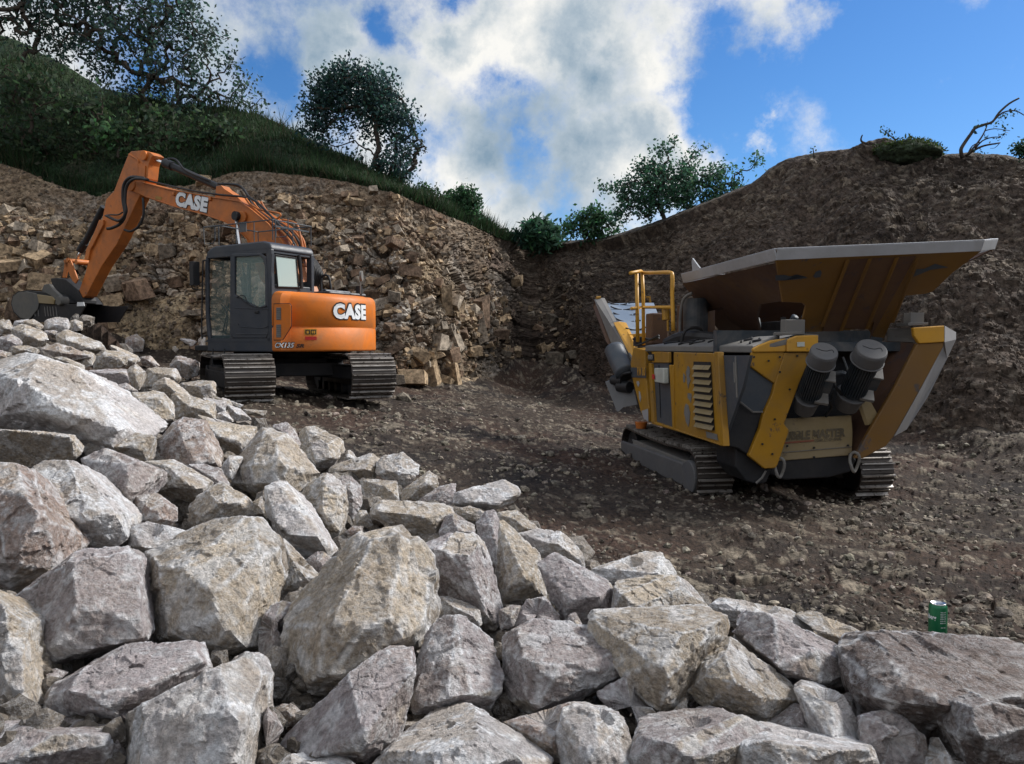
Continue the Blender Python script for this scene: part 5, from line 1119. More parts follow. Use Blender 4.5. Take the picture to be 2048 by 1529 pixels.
    b = MB(); b.plate(Q([(232,655),(350,745),(425,745),(310,1092),(220,1035),(108,1010)], -.655), (.03,0,0)); b.plate(Q([(205,1020),(310,1090),(440,1200),(500,1205),(455,1312),(380,1325),(290,1300),(205,1190)], -.6), (.5,0,0)); b.plate(Q([(520,1120),(1145,1085),(1180,1130),(1130,1225),(960,1270),(600,1290),(480,1240)], -.5), (.6,0,0)); b.build('belly_plate', M['black'], root, .02)
    b = MB(); b.tube([c_rear(*c4(235,655),-.69),c_rear(*c4(345,742),-.69),c_rear(*c4(425,742),-.69)], .01, 5, 0); b.build('edge_strip', M['dusty'], root); b = MB(); b.tube([c_rear(*c4(370,1315),-.62),c_rear(*c4(420,1270),-.62),c_rear(*c4(450,1215),-.62)], .012, 5, 0); b.build('edge_strip', M['dusty'], root)
    b = MB(); b.plate(Q([(560,800),(1140,770),(1150,900),(1145,1090),(550,1138),(590,980)], -.52), (.04,0,0)); rp = b.build('rear_plate', M['cream'], root, .01)
    b = MB()
    for p in ((836,1030),(836,1105),(1108,1010),(1120,1082),(620,1015)): q = c_rear(*c4(*p), -.53); b.cyl(q, q+Vector((-.012,0,0)), .011, n=8)
    b.build('bolt', M['black'], rp)
    b = MB(); b.tube([c_rear(*c4(590,1068),-.528), c_rear(*c4(1140,1022),-.528)], .004, 5, 0); b.build('seam', M['dusty'], rp)
    A, B_ = c_rear(*c4(560,972),-.530), c_rear(*c4(1090,935),-.530)
    V, F = text_verts('RUBBLE MASTER', 1.0, .045, 0, 1.05); x0_, x1_ = min(v.x for v in V), max(v.x for v in V); ax = B_-A
    M['ink'] = mat_paint('faded_dark_lettering', (.10,.08,.05), wear=(.34,.25,.11), amt=.55, dirt=(.28,.23,.16), dirtamt=.3, scale=12)
    mesh_obj('lettering', [A+ax*((v.x-x0_)/(x1_-x0_))+Vector((0,0,v.y/.72*.088)) for v in V], F, M['ink'], rp, smooth=False)
    b = MB(); b.plate([c_rear(*c4(*p),-.529) for p in [(590,985),(835,965),(835,978),(590,998)]], (-.002,0,0)); b.build('red_line', mat_paint('faded_red', (.22,.07,.04), amt=.2), rp)
    V, F = text_verts('COMPACT CRUSHERS', 1.0, .03, 0, 1.0); A, B_ = c_rear(*c4(842,984),-.530), c_rear(*c4(1060,968),-.530); x0_, x1_ = min(v.x for v in V), max(v.x for v in V)
    mesh_obj('lettering', [A+(B_-A)*((v.x-x0_)/(x1_-x0_))+Vector((0,0,v.y/.72*.030)) for v in V], F, M['ink'], rp, smooth=False)
    b = MB(); b.plate(Q([(1210,660),(1285,645),(1368,795),(1275,848)], -.62), (.02,.03,0)); b.build('bent_flap', M['cream'], root)
    # far wing
    b4 = lambda x, y: (1560+x/2.635, 460+y/2.635)
    T = lambda pts, x: [c_rear(*b4(*p), x) for p in pts]
    b = MB(); b.plate(T([(722,600),(866,592),(860,620),(735,850),(600,1090),(560,1140),(440,1205),(392,1205),(470,1060),(600,840)], -.68), (.05,0,0)); wr = b.build('rear_wing', M['ochre'], root, .012)
    b = MB(); b.plate([c_rear(*b4(570,588),-.25), c_rear(*b4(725,600),-.62), c_rear(*b4(600,840),-.62), c_rear(*b4(470,1060),-.62), c_rear(*b4(392,1200),-.55), c_rear(*b4(380,990),-.25), c_rear(*b4(450,890),-.25)], (.04,0,0)); b.build('inner_wing', M['rust'], wr)
    b = MB(); b.plate(T([(703,516),(868,505),(868,592),(735,600),(708,560)], -.70), (.05,0,0)); b.build('wing_cap', M['yellow_bright'], wr, .01)
    b = MB(); A = T([(868,505),(868,592)], -.70); C2 = T([(928,540),(928,578)], -.45); b.plate([A[0], C2[0], C2[1], A[1]], (.04,0,0)); b.plate([A[1], C2[1]]+T([(880,680),(780,880),(668,1052)], -.40)+T([(602,1088),(735,850),(862,612)], -.62), (.03,0,0)); b.build('wing_edge', M['galv2'], wr)
    b = MB(); b.plate([c_rear(*b4(675,490),-.66), c_rear(*b4(782,488),-.66), c_rear(*b4(782,500),-.66), c_rear(*b4(675,506),-.66)], (.2,0,0)); b.plate([c_rear(*b4(572,520),-.3), c_rear(*b4(698,516),-.62), c_rear(*b4(706,560),-.62), c_rear(*b4(712,592),-.62), c_rear(*b4(572,588),-.3)], (.03,0,0)); b.box(c_rear(*b4(705,472),-.5), (.12,.16,.14)); b.build('hinge_block', M['dusty'], wr, .008)
    b = MB(); b.plate([c_rear(*c4(580,100),-.6), c_rear(*c4(740,92),-.6), c_rear(*c4(740,118),-.6), c_rear(*c4(580,125),-.6)], (.2,0,0)); b.box(c_rear(*c4(665,60),-.5), (.12,.22,.16)); b.build('hinge_block', M['dusty'], wing, .008)
    for px, py in ((560,1190),(1162,1145)):
        c = c_rear(*c4(px, py), -.66); b = MB(); pts = [c+Vector((.02*math.sin(2*t), .050*math.cos(t), .105*math.sin(t))) for t in np.linspace(0, 2*math.pi, 17)[:-1]]
        b.tube(pts, .017, 8, 1, True); b.build('tow_eye', M['dusty'], root, smooth=True)
    # inner back wall behind the motors
    b = MB(); b.box((.0, 0, 1.35), (.1, 2.0, 1.1)); b.box((-.2, -.1, 1.72), (.5, 1.7, .10)); b.build('back_wall', M['motor'], root)
    b = MB(); b.box(c_rear(*c4(1090,235), -.3), (.1,.3,.05)); b.tube([c_rear(*c4(1000,440),-.55),c_rear(*c4(1060,430),-.6),c_rear(*c4(1110,450),-.6)], .03, 8, 3); b.tube([c_rear(*c4(1070,300),-.4),c_rear(*c4(1120,480),-.5),c_rear(*c4(1000,560),-.5),c_rear(*c4(980,640),-.4)], .012, 6, 3); b.build('conduit', M['motor'], root)
    # ---- two vibrator motors under rain caps
    for (top, bot, r) in (((918,262), (770,690), .122), ((1300,245), (1115,655), .140)):
        Tp = c_rear(*c4(*top), -1.12); Bt = c_rear(*c4(*bot), -.62); d = (Tp-Bt).normalized(); ln = (Tp-Bt).length
        b = MB(); b.cyl(Tp, Tp-d*.13, r*1.1, r*1.12, n=36); b.cyl(Tp-d*.13, Tp-d*.145, r*1.2, n=36); b.cyl(Tp+d*.02, Tp, r*1.03, r*1.1, n=36)
        mo = b.build('rain_cap', M['greydoor2'], root, .008, smooth=False)
        u = d.orthogonal().normalized(); w = d.cross(u)
        if u.x > 0: u = -u
        ck = [Tp+d*.021+u*(.8*r*a)+w*(r*c_) for a, c_ in ((-.8,.2),(-.2,.1),(.2,-.1),(.5,-.5),(.8,-.3))]; b = MB(); b.tube(ck, .004, 5, 2); b.build('crack', M['black'], mo)
        b = MB(); b.cyl(Tp-d*.13, Bt+d*.10, r*.74, n=28)
        for k in range(30):
            t = k/30*2*math.pi; n_ = u*math.cos(t)+w*math.sin(t); s_ = d.cross(n_)*.004; A = Tp-d*.18+n_*r*.72; B2 = Bt+d*.16+n_*r*.72
            b.plate([A+s_, B2+s_, B2-s_, A-s_], n_*.03)
        b.build('motor_body', M['motor'], mo)
        b = MB(); b.cyl(Bt+d*.12, Bt+d*.09, r*1.08, n=30); b.cyl(Bt+d*.09, Bt-d*.08, r*1.0, r*.85, n=30); b.build('motor_base', M['greydoor2'], mo, .006)
        side = (CL*0); sv_ = Vector((-.5,-.75,0.1)).normalized(); sv_ = (sv_-d*sv_.dot(d)).normalized(); t_ = d.cross(sv_)
        mid = Tp-d*(ln*.52)+sv_*r*.95; R3 = Matrix((sv_, t_, d)).transposed()
        b = MB(); b.box(mid, (.11,.15,.17), R3); b.build('terminal_box', M['motor'], mo, .01)
        b = MB(); b.box(mid+d*.095+sv_*.01, (.12,.16,.02), R3); b.build('box_lid', M['dusty'], mo, .005); b = MB(); b.box(mid-d*.20-sv_*.0, (.14,.22,.035), R3); b.build('foot_plate', M['dusty'], mo, .005)
    for px, py in ((352,300),(470,330),(560,300),(700,290),(790,290),(560,420),(640,560),(520,800),(420,1000),(500,1080)):
        q = c_rear(*c4(px, py), -.705); b = MB(); b.cyl(q, q+Vector((-.012,0,0)), .011, n=6); b.build('bolt', M['black'], wing)
    b = MB(); b.plate(Q([(700,180),(760,178),(762,215),(702,217)], -.742), (-.003,0,0)); b.build('warning_sticker', M['pale'], wing)
    b = MB(); b.tube([c_rear(*c4(1000,470),-.7),c_rear(*c4(1010,540),-.75),c_rear(*c4(1060,600),-.7),c_rear(*c4(1090,690),-.6)], .016, 7, 4); b.tube([c_rear(*c4(880,560),-.75),c_rear(*c4(940,640),-.72),c_rear(*c4(980,700),-.62),c_rear(*c4(930,780),-.55)], .016, 7, 4); b.build('cable', M['rubber'], root, smooth=True)
    # ---- feed hopper
    c1 = lambda x, y: (1340+x/5.664, 470+y/5.664); h2 = lambda x, y: (1640+x/5.664, 470+y/5.664)
    xn = -1.02; NL = c_rear(1553, 521, xn); NR = c_rear(1962, 503, xn); yl_ = NL.y; FLp = c_side(1366, 566, yl_)
    zr = NL.z; BLn = c_rear(1638, 666, -.32); BRn = c_rear(1745, 672, -.32)
    nrm = (NR-NL).cross(BLn-NL); nr = lambda px, py: c_pl(px, py, NL, nrm)
    near = [(1553,521),(1700,514),(1962,503),(1905,546),(1865,584),(1850,588),(1812,592),(1802,600),(1768,676),(1748,674),(1738,655),(1700,660),(1636,664),(1600,664),(1612,612),(1606,606),(1566,604)]
    b = MB(); b.plate([nr(*p) for p in near], Vector((.03,0,0))); hop = b.build('hopper_rear_wall', M['ochre'], root)
    b = MB()
    for q in ([h2(285,290),h2(535,270),h2(215,1095),h2(20,1095)], [h2(540,270),h2(840,255),h2(500,1075),h2(230,1050)], [h2(845,255),h2(1075,240),h2(560,1170),h2(600,985),h2(540,985)]):
        b.plate([nr(*p)+Vector((-.02,0,0)) for p in q], Vector((.015,0,0)))
    b.build('liner_plate', M['rust'], hop)
    b = MB()
    for a, c in ((h2(290,290),h2(0,1045)),(h2(540,275),h2(212,1090)),(h2(843,262),h2(503,1072)),(h2(1083,262),h2(790,1000))):
        A, B_ = nr(*a), nr(*c); b.plate([A+Vector((-.02,.008,0)), B_+Vector((-.02,.008,0)), B_+Vector((-.06,.0,0)), A+Vector((-.06,.0,0))], (0,-.014,0))
    b.build('stiffener', M['ochre'], hop)
    # left wall
    nl = (FLp-NL).cross(BLn-NL); lp = lambda x, y: c_pl(*c1(x, y), NL, nl)
    left = [(140,552),(1205,318),(1250,750),(1010,785),(978,930),(1010,1090),(860,1100),(660,960),(600,822),(460,860),(300,885),(255,700)]
    b = MB(); b.plate([lp(*p) for p in left], Vector((0,-.03,0))); lw = b.build('hopper_side_wall', M['rust'], root)
    b = MB(); b.plate([lp(*p)+Vector((0,.004,0)) for p in [(1120,345),(1205,322),(1250,748),(1190,520)]], Vector((0,-.01,0))); b.build('corner_gusset', M['rust'], lw)
    b = MB(); b.plate([nr(*c1(*p))+Vector((-.004,0,0)) for p in [(1190,460),(1290,455),(1440,490),(1550,480),(1430,450),(1560,490),(1440,505),(1300,518),(1195,520)]], Vector((-.002,0,0))); b.plate([nr(*c1(*p))+Vector((-.004,0,0)) for p in [(1620,470),(1650,420),(1700,400),(1715,430),(1700,480),(1640,490)]], Vector((-.002,0,0))); b.build('scrape_mark', M['greydoor'], hop)
    b = MB(); b.plate([nr(*p)+Vector((-.005,0,0)) for p in [h2(1090,390),h2(1180,385),h2(1300,330),h2(1450,370),h2(1240,400),h2(1050,480)]], Vector((-.002,0,0))); b.build('scrape_mark', M['greydoor'], hop)
    # galvanised rim: band plus top flange, all the way round
    FR = Vector((FLp.x, NR.y, FLp.z)); NR2 = c_rear(1990, 499, xn+.42)
    up = Vector((0,0,.105)); ring_ = [FLp, NL, NR, NR2, Vector((FLp.x, NR2.y, FLp.z)), FLp]
    b = MB()
    for A, B_ in zip(ring_, ring_[1:]):
        d = (B_-A).normalized(); n_ = Vector((d.y,-d.x,0)).normalized()
        if n_.dot((A+B_)/2-Vector((1,-.4,zr))) < 0: n_ = -n_
        b.plate([A, B_, B_+up+n_*.03, A+up+n_*.03], -n_*.02)
        b.plate([A+up+n_*.03, B_+up+n_*.03, B_+up-n_*.06, A+up-n_*.06], (0,0,.012))
    b.build('hopper_rim', M['galv'], root, .004)
    # far and right hand walls of the funnel, inner chute
    BLf = Vector((2.3, BLn.y, BLn.z+.05)); BRf = Vector((2.3, BRn.y, BRn.z+.05)); FR2 = Vector((FLp.x, NR2.y, FLp.z))
    b = MB(); b.plate([FLp+Vector((0,0,.02)), FR2+Vector((0,0,.02)), BRf, BLf], (.03,0,0)); b.plate([NR2, FR2, BRf, BRn+Vector((.03,0,.3))], (0,.03,0)); b.build('hopper_far_wall', M['rust'], root)
    b = MB(); b.plate([c_w2l(at(1386,540,11.3))+Vector(v) for v in ((0,0,-.1),(-.25,0,.0),(-.05,0,.12),(.03,0,.17),(.06,0,.12))], (0,-.02,0)); b.build('torn_lining', M['galv'], root)
    b = MB(); b.box((1.1, BLn.y-.42, zt+.12), (1.9,.3,.40)); b.box((1.1,-.25,zt+.02),(2.2,.9,.3)); b.build('feeder_trough', M['black'], root, .02)
    for (x, y) in ((-.05, BLn.y+.02), (1.15, BLn.y+.02)):
        b = MB()
        for k, s_ in ((0, 1), (1, -1)): b.tube([(x+k*.28, y, zt+.02),(x+k*.28+s_*.03, y+.02, zt+.12),(x+k*.28-.04*s_, y, zt+.24),(x+k*.28+.03*s_, y-.02, zt+.34)], .042, 8, 3)
        b.build('spring_arm', M['motor'], root, smooth=True)
    b = MB()
    for x in (.1, .35, .6, 1.3, 1.6): b.box((x, BLn.y-.06, zt+.30), (.03,.06,.1)); 
    b.box((.7, BLn.y-.04, zt+.02),(2.2,.12,.06)); b.build('feeder_bracket', M['black'], root)
    b = MB(); p = c_side(1372, 640, .75); b.cyl((p.x,.62,zt-.1),(p.x,.62,zt+.62), .16, n=24); b.build('side_drum', M['motor'], root, smooth=False)
    b = MB(); b.tube([(p.x-.02,.83,zt-.05),(p.x-.02,.84,zt+.35),(p.x-.08,.82,zt+.6),(p.x-.2,.75,zt+.68)], .02, 8, 4); b.build('hose', M['dusty'], root, smooth=True)
    b = MB(); b.box((p.x+.28,.5,zt+.3),(.12,.5,.5)); b.build('chute_side', M['rust'], root, .01)
    # ---- platform rail
    g = lambda x, y, yy: c_side(1180+x/4.632, 520+y/4.632, yy)
    b = MB(); b.tube([g(497,790,1.1),g(492,300,1.1),g(482,120,1.1)], .026, 8, 1); b.tube([g(482,122,1.1),g(600,122,1.1),g(735,120,1.1),g(762,150,1.1),g(762,300,1.1),g(772,660,1.1)], .026, 8, 3)
    b.tube([g(442,760,1.3),g(432,130,1.3)], .026, 8, 1); b.tube([g(375,124,1.55),g(470,105,1.15),g(484,118,1.1)], .024, 8, 1); b.tube([g(385,452,1.5),g(490,440,1.1),g(760,440,1.1)], .022, 8, 1)
    b.build('guard_rail', M['yellow_bright'], root, smooth=True)
    b = MB(); b.tube([g(700,455,1.06),g(705,560,1.06)], .05, 10, 0); b.tube([g(720,560,1.06),g(722,660,1.06)], .015, 6, 0); b.build('rail_socket', M['yellow'], root)
    # ---- discharge conveyor rising beyond the front end
    c3 = lambda x, y, Y: c_at(1180+x/4.632, 520+y/4.632, Y)
    b = MB(); b.plate([c3(130,405,13.3), c3(590,398,13.5), c3(650,560,12.6), c3(640,668,11.9), c3(370,690,11.9), c3(215,560,12.6)], (0,.0,-.03)); cv = b.build('conveyor_belt', M['belt'], root)
    b = MB()
    for (x0_, y0_, x1_, y1_, Y) in ((165,408,410,412,13.3),(190,450,440,462,13.05),(215,508,455,518,12.8),(240,562,470,580,12.5),(330,650,560,636,12.1)):
        for s_, e_ in ((0,.42),(.47,.72),(.78,1)):
            f = lambda t: c3(x0_+(x1_-x0_)*t, y0_+(y1_-y0_)*t+26*math.sin(math.pi*min(t*1.15, 1)), Y-.02)+Vector((0,0,.03))
            b.tube([f(s_+(e_-s_)*q) for q in (0,.33,.66,1)], .013, 5, 0)
    b.build('belt_cleat', M['rubber'], cv)
    b = MB(); b.plate([c3(40,365,13.4), c3(100,352,13.4), c3(385,900,11.3), c3(372,968,11.3), c3(330,930,11.5), c3(200,790,12.2)], (.0,-.06,0)); b.build('conveyor_beam', M['dusty'], root, .01)
    b = MB(); b.plate([c3(40,365,13.42), c3(55,395,13.42), c3(180,800,12.2), c3(150,760,12.3), c3(30,440,13.4)], (0,-.05,0)); b.build('conveyor_leg', M['rust'], root)
    b = MB(); b.plate([c3(215,582,12.35), c3(250,572,12.35), c3(310,582,12.3), c3(345,660,12.0), c3(412,782,11.5), c3(405,850,11.4), c3(380,912,11.3)], (0,-.05,0)); b.plate([c3(360,690,11.85), c3(640,668,11.85), c3(640,712,11.85), c3(372,718,11.85)], (.05,0,0)); b.build('side_board', M['yellow_bright'], root, .01)
    b = MB(); b.cyl(c3(60,355,13.4), c3(100,352,13.4), .03); b.plate([c3(515,338,13.9), c3(560,335,13.9), c3(575,435,13.9), c3(560,435,13.9), c3(548,350,13.9), c3(530,352,13.9), c3(545,372,13.9)], (.04,0,0)); b.plate([c3(58,348,13.45), c3(98,346,13.45), c3(98,360,13.45), c3(58,362,13.45)], (.05,0,0)); b.build('conveyor_bracket', M['yellow'], root)
    b = MB(); A, B_ = c3(225,830,11.6), c3(330,1060,11.2); b.tube([A, c3(275,945,11.4), B_], .15, 16, 4); b.build('rubber_skirt_roll', M['greydoor'], root, smooth=True)
    b = MB(); b.plate([c3(155,1130,11.5), c3(260,1090,11.5), c3(385,1130,11.2), c3(440,1340,11.0), c3(310,1365,11.1), c3(265,1405,11.1)], (.02,.02,0)); b.build('rubber_sheet', M['greydoor2'], root)
    b = MB(); A = c3(370,1180,11.1); b.cyl(A, A+Vector((.2,.1,0)), .08, n=20); b.cyl(c3(310,1120,11.2), c3(310,1120,11.2)+Vector((.2,.1,0)), .07, n=20); b.tube([c3(275,1100,11.2),c3(310,1060,11.1),c3(380,1045,11.0)], .02, 6, 3); b.build('drive_drum', M['black'], root)
    b = MB(); b.box(c3(620,640,11.4), (.3,.25,.45)); b.tube([c3(660,560,11.3),c3(665,620,11.3),c3(650,680,11.3)], .05, 8, 2); b.build('hydraulic_unit', M['rust'], root, .02)
    b = MB(); b.box(c3(455,760,11.0), (.1,.14,.12)); b.tube([c3(400,740,11.0),c3(440,720,11.0),c3(560,740,10.9),c3(640,720,10.8)], .02, 6, 3); b.tube([c3(420,800,10.9),c3(520,760,10.9),c3(640,700,10.8)], .015, 6, 3); b.build('cable', M['black'], root)
    return root
CRU = build_crusher()
# ---------------------------------------------------------------- drinks can on the flat rock
def build_can():
    dg = bpy.context.evaluated_depsgraph_get(); base_px = (1874.5, 1277)
    Y = 3.03; p = at(*base_px, Y)
    hit, loc, *_ = bpy.context.scene.ray_cast(dg, Vector(tuple(at(1874, 1240, Y)))+Vector((0,.0,0)), Vector((0,0,-1)))
    z0 = p[2]
    root = root_empty('drinks_can', (p[0], p[1], p[2]), 0, 'green drinks can standing upright on the broad flat topped rock', 'drinks can')
    r, h = .0335, .142
    prof = [(.0,0),(.024,0),(.027,.003),(.0325,.010),(r,.014),(r,h-.016),(.0315,h-.009),(.0275,h-.003)]
    def lathe(name, pr, mat, n=48, par=root):
        V = []; 
        for q, z in pr:
            for k in range(n): a = 2*math.pi*k/n; V.append((q*math.cos(a), q*math.sin(a), z))
        F = [(i*n+k, i*n+(k+1) % n, (i+1)*n+(k+1) % n, (i+1)*n+k) for i in range(len(pr)-1) for k in range(n)]
        return mesh_obj(name, V, F, mat, par)
    green = mat_paint('green_can_print', (.008,.135,.055), amt=0, rough=.28, dirt=(.02,.16,.08), dirtamt=.2, metal=.35, spec=.6); alu = mat_paint('bare_aluminium', (.65,.66,.66), amt=0, rough=.25, dirtamt=.1, metal=1)
    lathe('can_body', prof, green); lathe('can_lid', [(.0278,h-.0035),(.0285,h),(.0268,h+.0008),(.0258,h-.003),(.0,h-.0035)], alu)
    b = MB(); b.box((.004,-.004,h-.001), (.022,.014,.0012)); b.build('ring_pull', alu, root)
    wm = M['white']
    def wrap(body, a0, z0_, hgt, sc, name='lettering', shear=0, tilt=0):
        V, F = text_verts(body, 1.0, .02, shear); x0_ = min(v.x for v in V)
        out = []
        for v in V:
            a = a0+(v.x-x0_)*sc/r; out.append(((r+.0004)*math.cos(a), (r+.0004)*math.sin(a), z0_+v.y*hgt+(v.x-x0_)*tilt))
        mesh_obj(name, out, F, wm, root, smooth=False)
    cam_a = math.atan2(-p[1], -p[0])
    wrap('Carlsberg', cam_a-1.25-2.9+2.0, .082, .026, .017, tilt=.0)
    for k in range(6): wrap('BREWED  TO BE' if k % 2 else 'PILSNER  LAGER', cam_a+.28, .112-.0085*k, .0055, .0030)
    wrap('330', cam_a+.45, .028, .010, .008); wrap('ENJOY  COLD', cam_a+.35, .052, .005, .003)
    return root
CAN = build_can()
# ---------------------------------------------------------------- plants
def mat_leaf(name, rough=.6, trans=.5):
    m = bpy.data.materials.new(name); m.use_nodes = True; t = m.node_tree; b = t.nodes['Principled BSDF']; out = t.nodes['Material Output']
    a = N('ShaderNodeAttribute', t, attribute_name='tint'); L(a.outputs['Color'], b.inputs['Base Color'], t); b.inputs['Roughness'].default_value = rough; b.inputs['Specular IOR Level'].default_value = .2
    tr = N('ShaderNodeBsdfTranslucent', t); L(a.outputs['Color'], tr.inputs['Color'], t)
    mx = N('ShaderNodeMixShader', t); mx.inputs[0].default_value = trans; L(b.outputs[0], mx.inputs[1], t); L(tr.outputs[0], mx.inputs[2], t); L(mx.outputs[0], out.inputs['Surface'], t)
    return m
M_LEAF = mat_leaf('leaves'); M_GRASS = mat_leaf('grass_blades', trans=.4)
M_BARK = mat_paint('bark', (.055,.045,.038), amt=.2, rough=.9, dirt=(.09,.08,.06), dirtamt=.5, spec=.1)
def leaf_cloud(name, cen, rad, per, size, col, rg, parent=None, mat=None, long=1.7, droop=0):
    n = len(cen)*per; c = np.repeat(cen, per, 0)+rg.normal(0, 1, (n, 3))*np.repeat(rad, per)[:, None]*.5
    u = rg.normal(0, 1, (n, 3)); u[:, 2] -= droop; u /= np.linalg.norm(u, axis=1)[:, None]
    v = np.cross(u, rg.normal(0, 1, (n, 3))); v /= np.linalg.norm(v, axis=1)[:, None]+1e-9
    s = size*rg.uniform(.6, 1.35, (n, 1)); w = s*.5; l = s*long*.5
    V = np.stack([c-u*l, c+v*w, c+u*l, c-v*w], 1).reshape(-1, 3); F = np.arange(n*4).reshape(-1, 4)
    k = rg.uniform(.55, 1.45, (n, 1)); C = np.array(col)*[1.9,1.75,1.35]*k*(1+rg.normal(0, .12, (n, 3))); clump = np.repeat(rg.uniform(.7, 1.3, len(cen)), per)[:, None]
    return mesh_obj(name, V, F, mat or M_LEAF, parent, smooth=False, colors=np.repeat(np.clip(C*clump, .004, .5), 4, 0))
def plant(name, label, cat, base, blobs, Y, leaf=.07, per=14, pts=260, col=(.035,.06,.03), seed=1, r0=.012, group=None, trunks=1, spread=.5, crown='crown', stem='trunk', bias=.35, long=1.7, depth=.9, cl=.5):
    rg = np.random.default_rng(seed); B = at(base[0], base[1], Y); px_m = Y/FPX
    w = np.array([b[2]**2*(b[3] if len(b) > 3 else 1) for b in blobs]); w = w/w.sum(); P = []; Rr = []
    for b, k in zip(blobs, w):
        m = max(2, int(pts*k)); c = at(b[0], b[1], Y); rr = b[2]*px_m
        d = rg.normal(0, 1, (m, 3)); d /= np.linalg.norm(d, axis=1)[:, None]; q = d*rr*(rg.random((m, 1))**.45); q[:, 1] *= depth; P.append(c+q)
    P = np.concatenate(P); nn = [B+np.array([rg.normal(0, .04), 0, -.25])]; par = [-1]; ln = [0.]
    rest = P.copy(); alive = np.ones(len(P), bool); best = np.full(len(P), 1e9); bi = np.zeros(len(P), int)
    def upd(i):
        p = nn[i]; d = np.linalg.norm(P-p, axis=1)+bias*ln[i]*.35; m = d < best; best[m] = d[m]; bi[m] = i
    upd(0)
    while alive.any():
        k = np.where(alive, best, 1e18).argmin(); i = bi[k]; alive[k] = False
        p = P[k]; q = nn[i]; d = np.linalg.norm(p-q)
        if d > .35:
            mid = (p+q)/2+rg.normal(0, .06*d, 3)+np.array([0, 0, -.03*d]); nn.append(mid); par.append(i); ln.append(ln[i]+d/2); j = len(nn)-1; upd(j); i = j
        nn.append(p); par.append(i); ln.append(ln[i]+d/2); upd(len(nn)-1)
    nn = np.array(nn); cnt = np.ones(len(nn))
    for i in range(len(nn)-1, 0, -1): cnt[par[i]] += cnt[i]
    rad = np.minimum(r0*np.sqrt(cnt)**.95*.55+.003, .075)
    root = bpy.data.objects.new(name, None); COL.objects.link(root); root.location = B; tag(root, label, cat, group)
    b = MB()
    for i in range(1, len(nn)): b.cyl(nn[par[i]]-B, nn[i]-B, min(rad[par[i]], rad[i]*1.6), rad[i], n=5 if cnt[i] < 20 else 8, caps=False)
    b.build(stem, M_BARK, root, smooth=True)
    leafp = nn[cnt < 6] if len(nn) > 20 else nn
    o = leaf_cloud(crown, leafp-B, np.full(len(leafp), cl), per, leaf, col, rg, root, long=long)
    return root
G1 = 'trees and shrubs along the quarry rim'  # tree leaf colours below hold a blue tint painted in for glare
plant('hawthorn_tree', 'wide ragged dark tree on the grassy crest above the excavator arm, sky showing through', 'tree', (300,235),
      [(90,-30,90),(200,-20,110),(310,-10,90),(360,50,60),(270,60,90),(180,70,80,.8),(330,120,70),(410,100,45,.8),(440,75,14,.7),(400,160,55),(290,150,60,.8),(220,135,50,.7),(470,150,35,.7),(500,205,28,.8),(450,205,40),(380,205,50),(120,40,70,.9)],
      27.5, leaf=.085, per=21, pts=860, col=(.030,.055,.058), seed=4, r0=.014, group=G1, cl=.42)
plant('hawthorn_tree', 'bare twigged tree at the top corner where the crest leaves the picture', 'tree', (40,110), [(-40,-10,90),(20,20,60),(60,60,45),(-60,60,60),(90,90,35),(40,-60,80)], 27, leaf=.085, per=4, pts=420, col=(.030,.052,.052), seed=9, r0=.014, group=G1, cl=.3)
plant('rim_tree', 'rounded dense tree standing alone on the rim with open branches low in its crown', 'tree', (738,352),
      [(640,215,34),(628,255,24),(655,180,36),(695,160,34),(735,165,34),(765,192,34),(778,235,36),(700,195,44),(740,220,40),(667,225,30),(812,255,22),(806,225,14),(800,290,26),(785,325,36),(795,350,26),(760,345,22),(650,280,16,.5),(690,270,30,.12),(725,290,36,.15),(668,150,12),(750,262,24,.5)],
      24.5, leaf=.07, per=30, pts=620, col=(.022,.050,.060), seed=12, r0=.011, group=G1, cl=.36)
plant('twiggy_shrub', 'leafless twigs poking out beside the lone rim tree', 'shrub', (800,352), [(835,288,14),(845,300,12),(820,310,14),(830,330,10),(780,180,12),(800,195,10)], 24.6, leaf=.04, per=2, pts=110, col=(.03,.04,.03), seed=15, r0=.012, group=G1, cl=.1)
plant('rim_bush', 'small round green bush on the rim beyond the lone tree', 'bush', (925,440), [(905,400,16),(930,395,18),(945,415,15),(928,425,20),(945,400,10)], 25.5, leaf=.075, per=26, pts=120, col=(.03,.07,.045), seed=18, r0=.012, group=G1, cl=.25)
plant('rim_bush', 'low straggling bush between the lone tree and the small round bush', 'bush', (862,402), [(845,382,12),(862,388,12),(880,396,10),(895,408,8)], 25, leaf=.06, per=12, pts=80, col=(.025,.055,.035), seed=19, r0=.009, group=G1, cl=.2)
plant('gorse_bush', 'spiky rounded green bush in the dip of the rim', 'bush', (1080,494), [(1060,470,18),(1082,462,24),(1105,474,18),(1080,480,26)], 29, leaf=.09, per=30, pts=150, col=(.028,.07,.055), seed=21, r0=.010, group=G1, cl=.28, long=3)
plant('gorse_bush', 'small thin bush at the lowest point of the skyline', 'bush', (1022,488), [(1014,470,8),(1030,472,9),(1040,482,8)], 29, leaf=.07, per=14, pts=50, col=(.02,.05,.045), seed=22, r0=.010, group=G1, cl=.2, long=2.5)
plant('gorse_bush', 'loose leafy bush between the spiky bush and the spreading shrub', 'bush', (1175,484), [(1145,455,18),(1165,440,16),(1185,432,16),(1205,445,18),(1225,455,14),(1180,462,26)], 28, leaf=.085, per=18, pts=170, col=(.03,.075,.05), seed=23, r0=.010, group=G1, cl=.28)
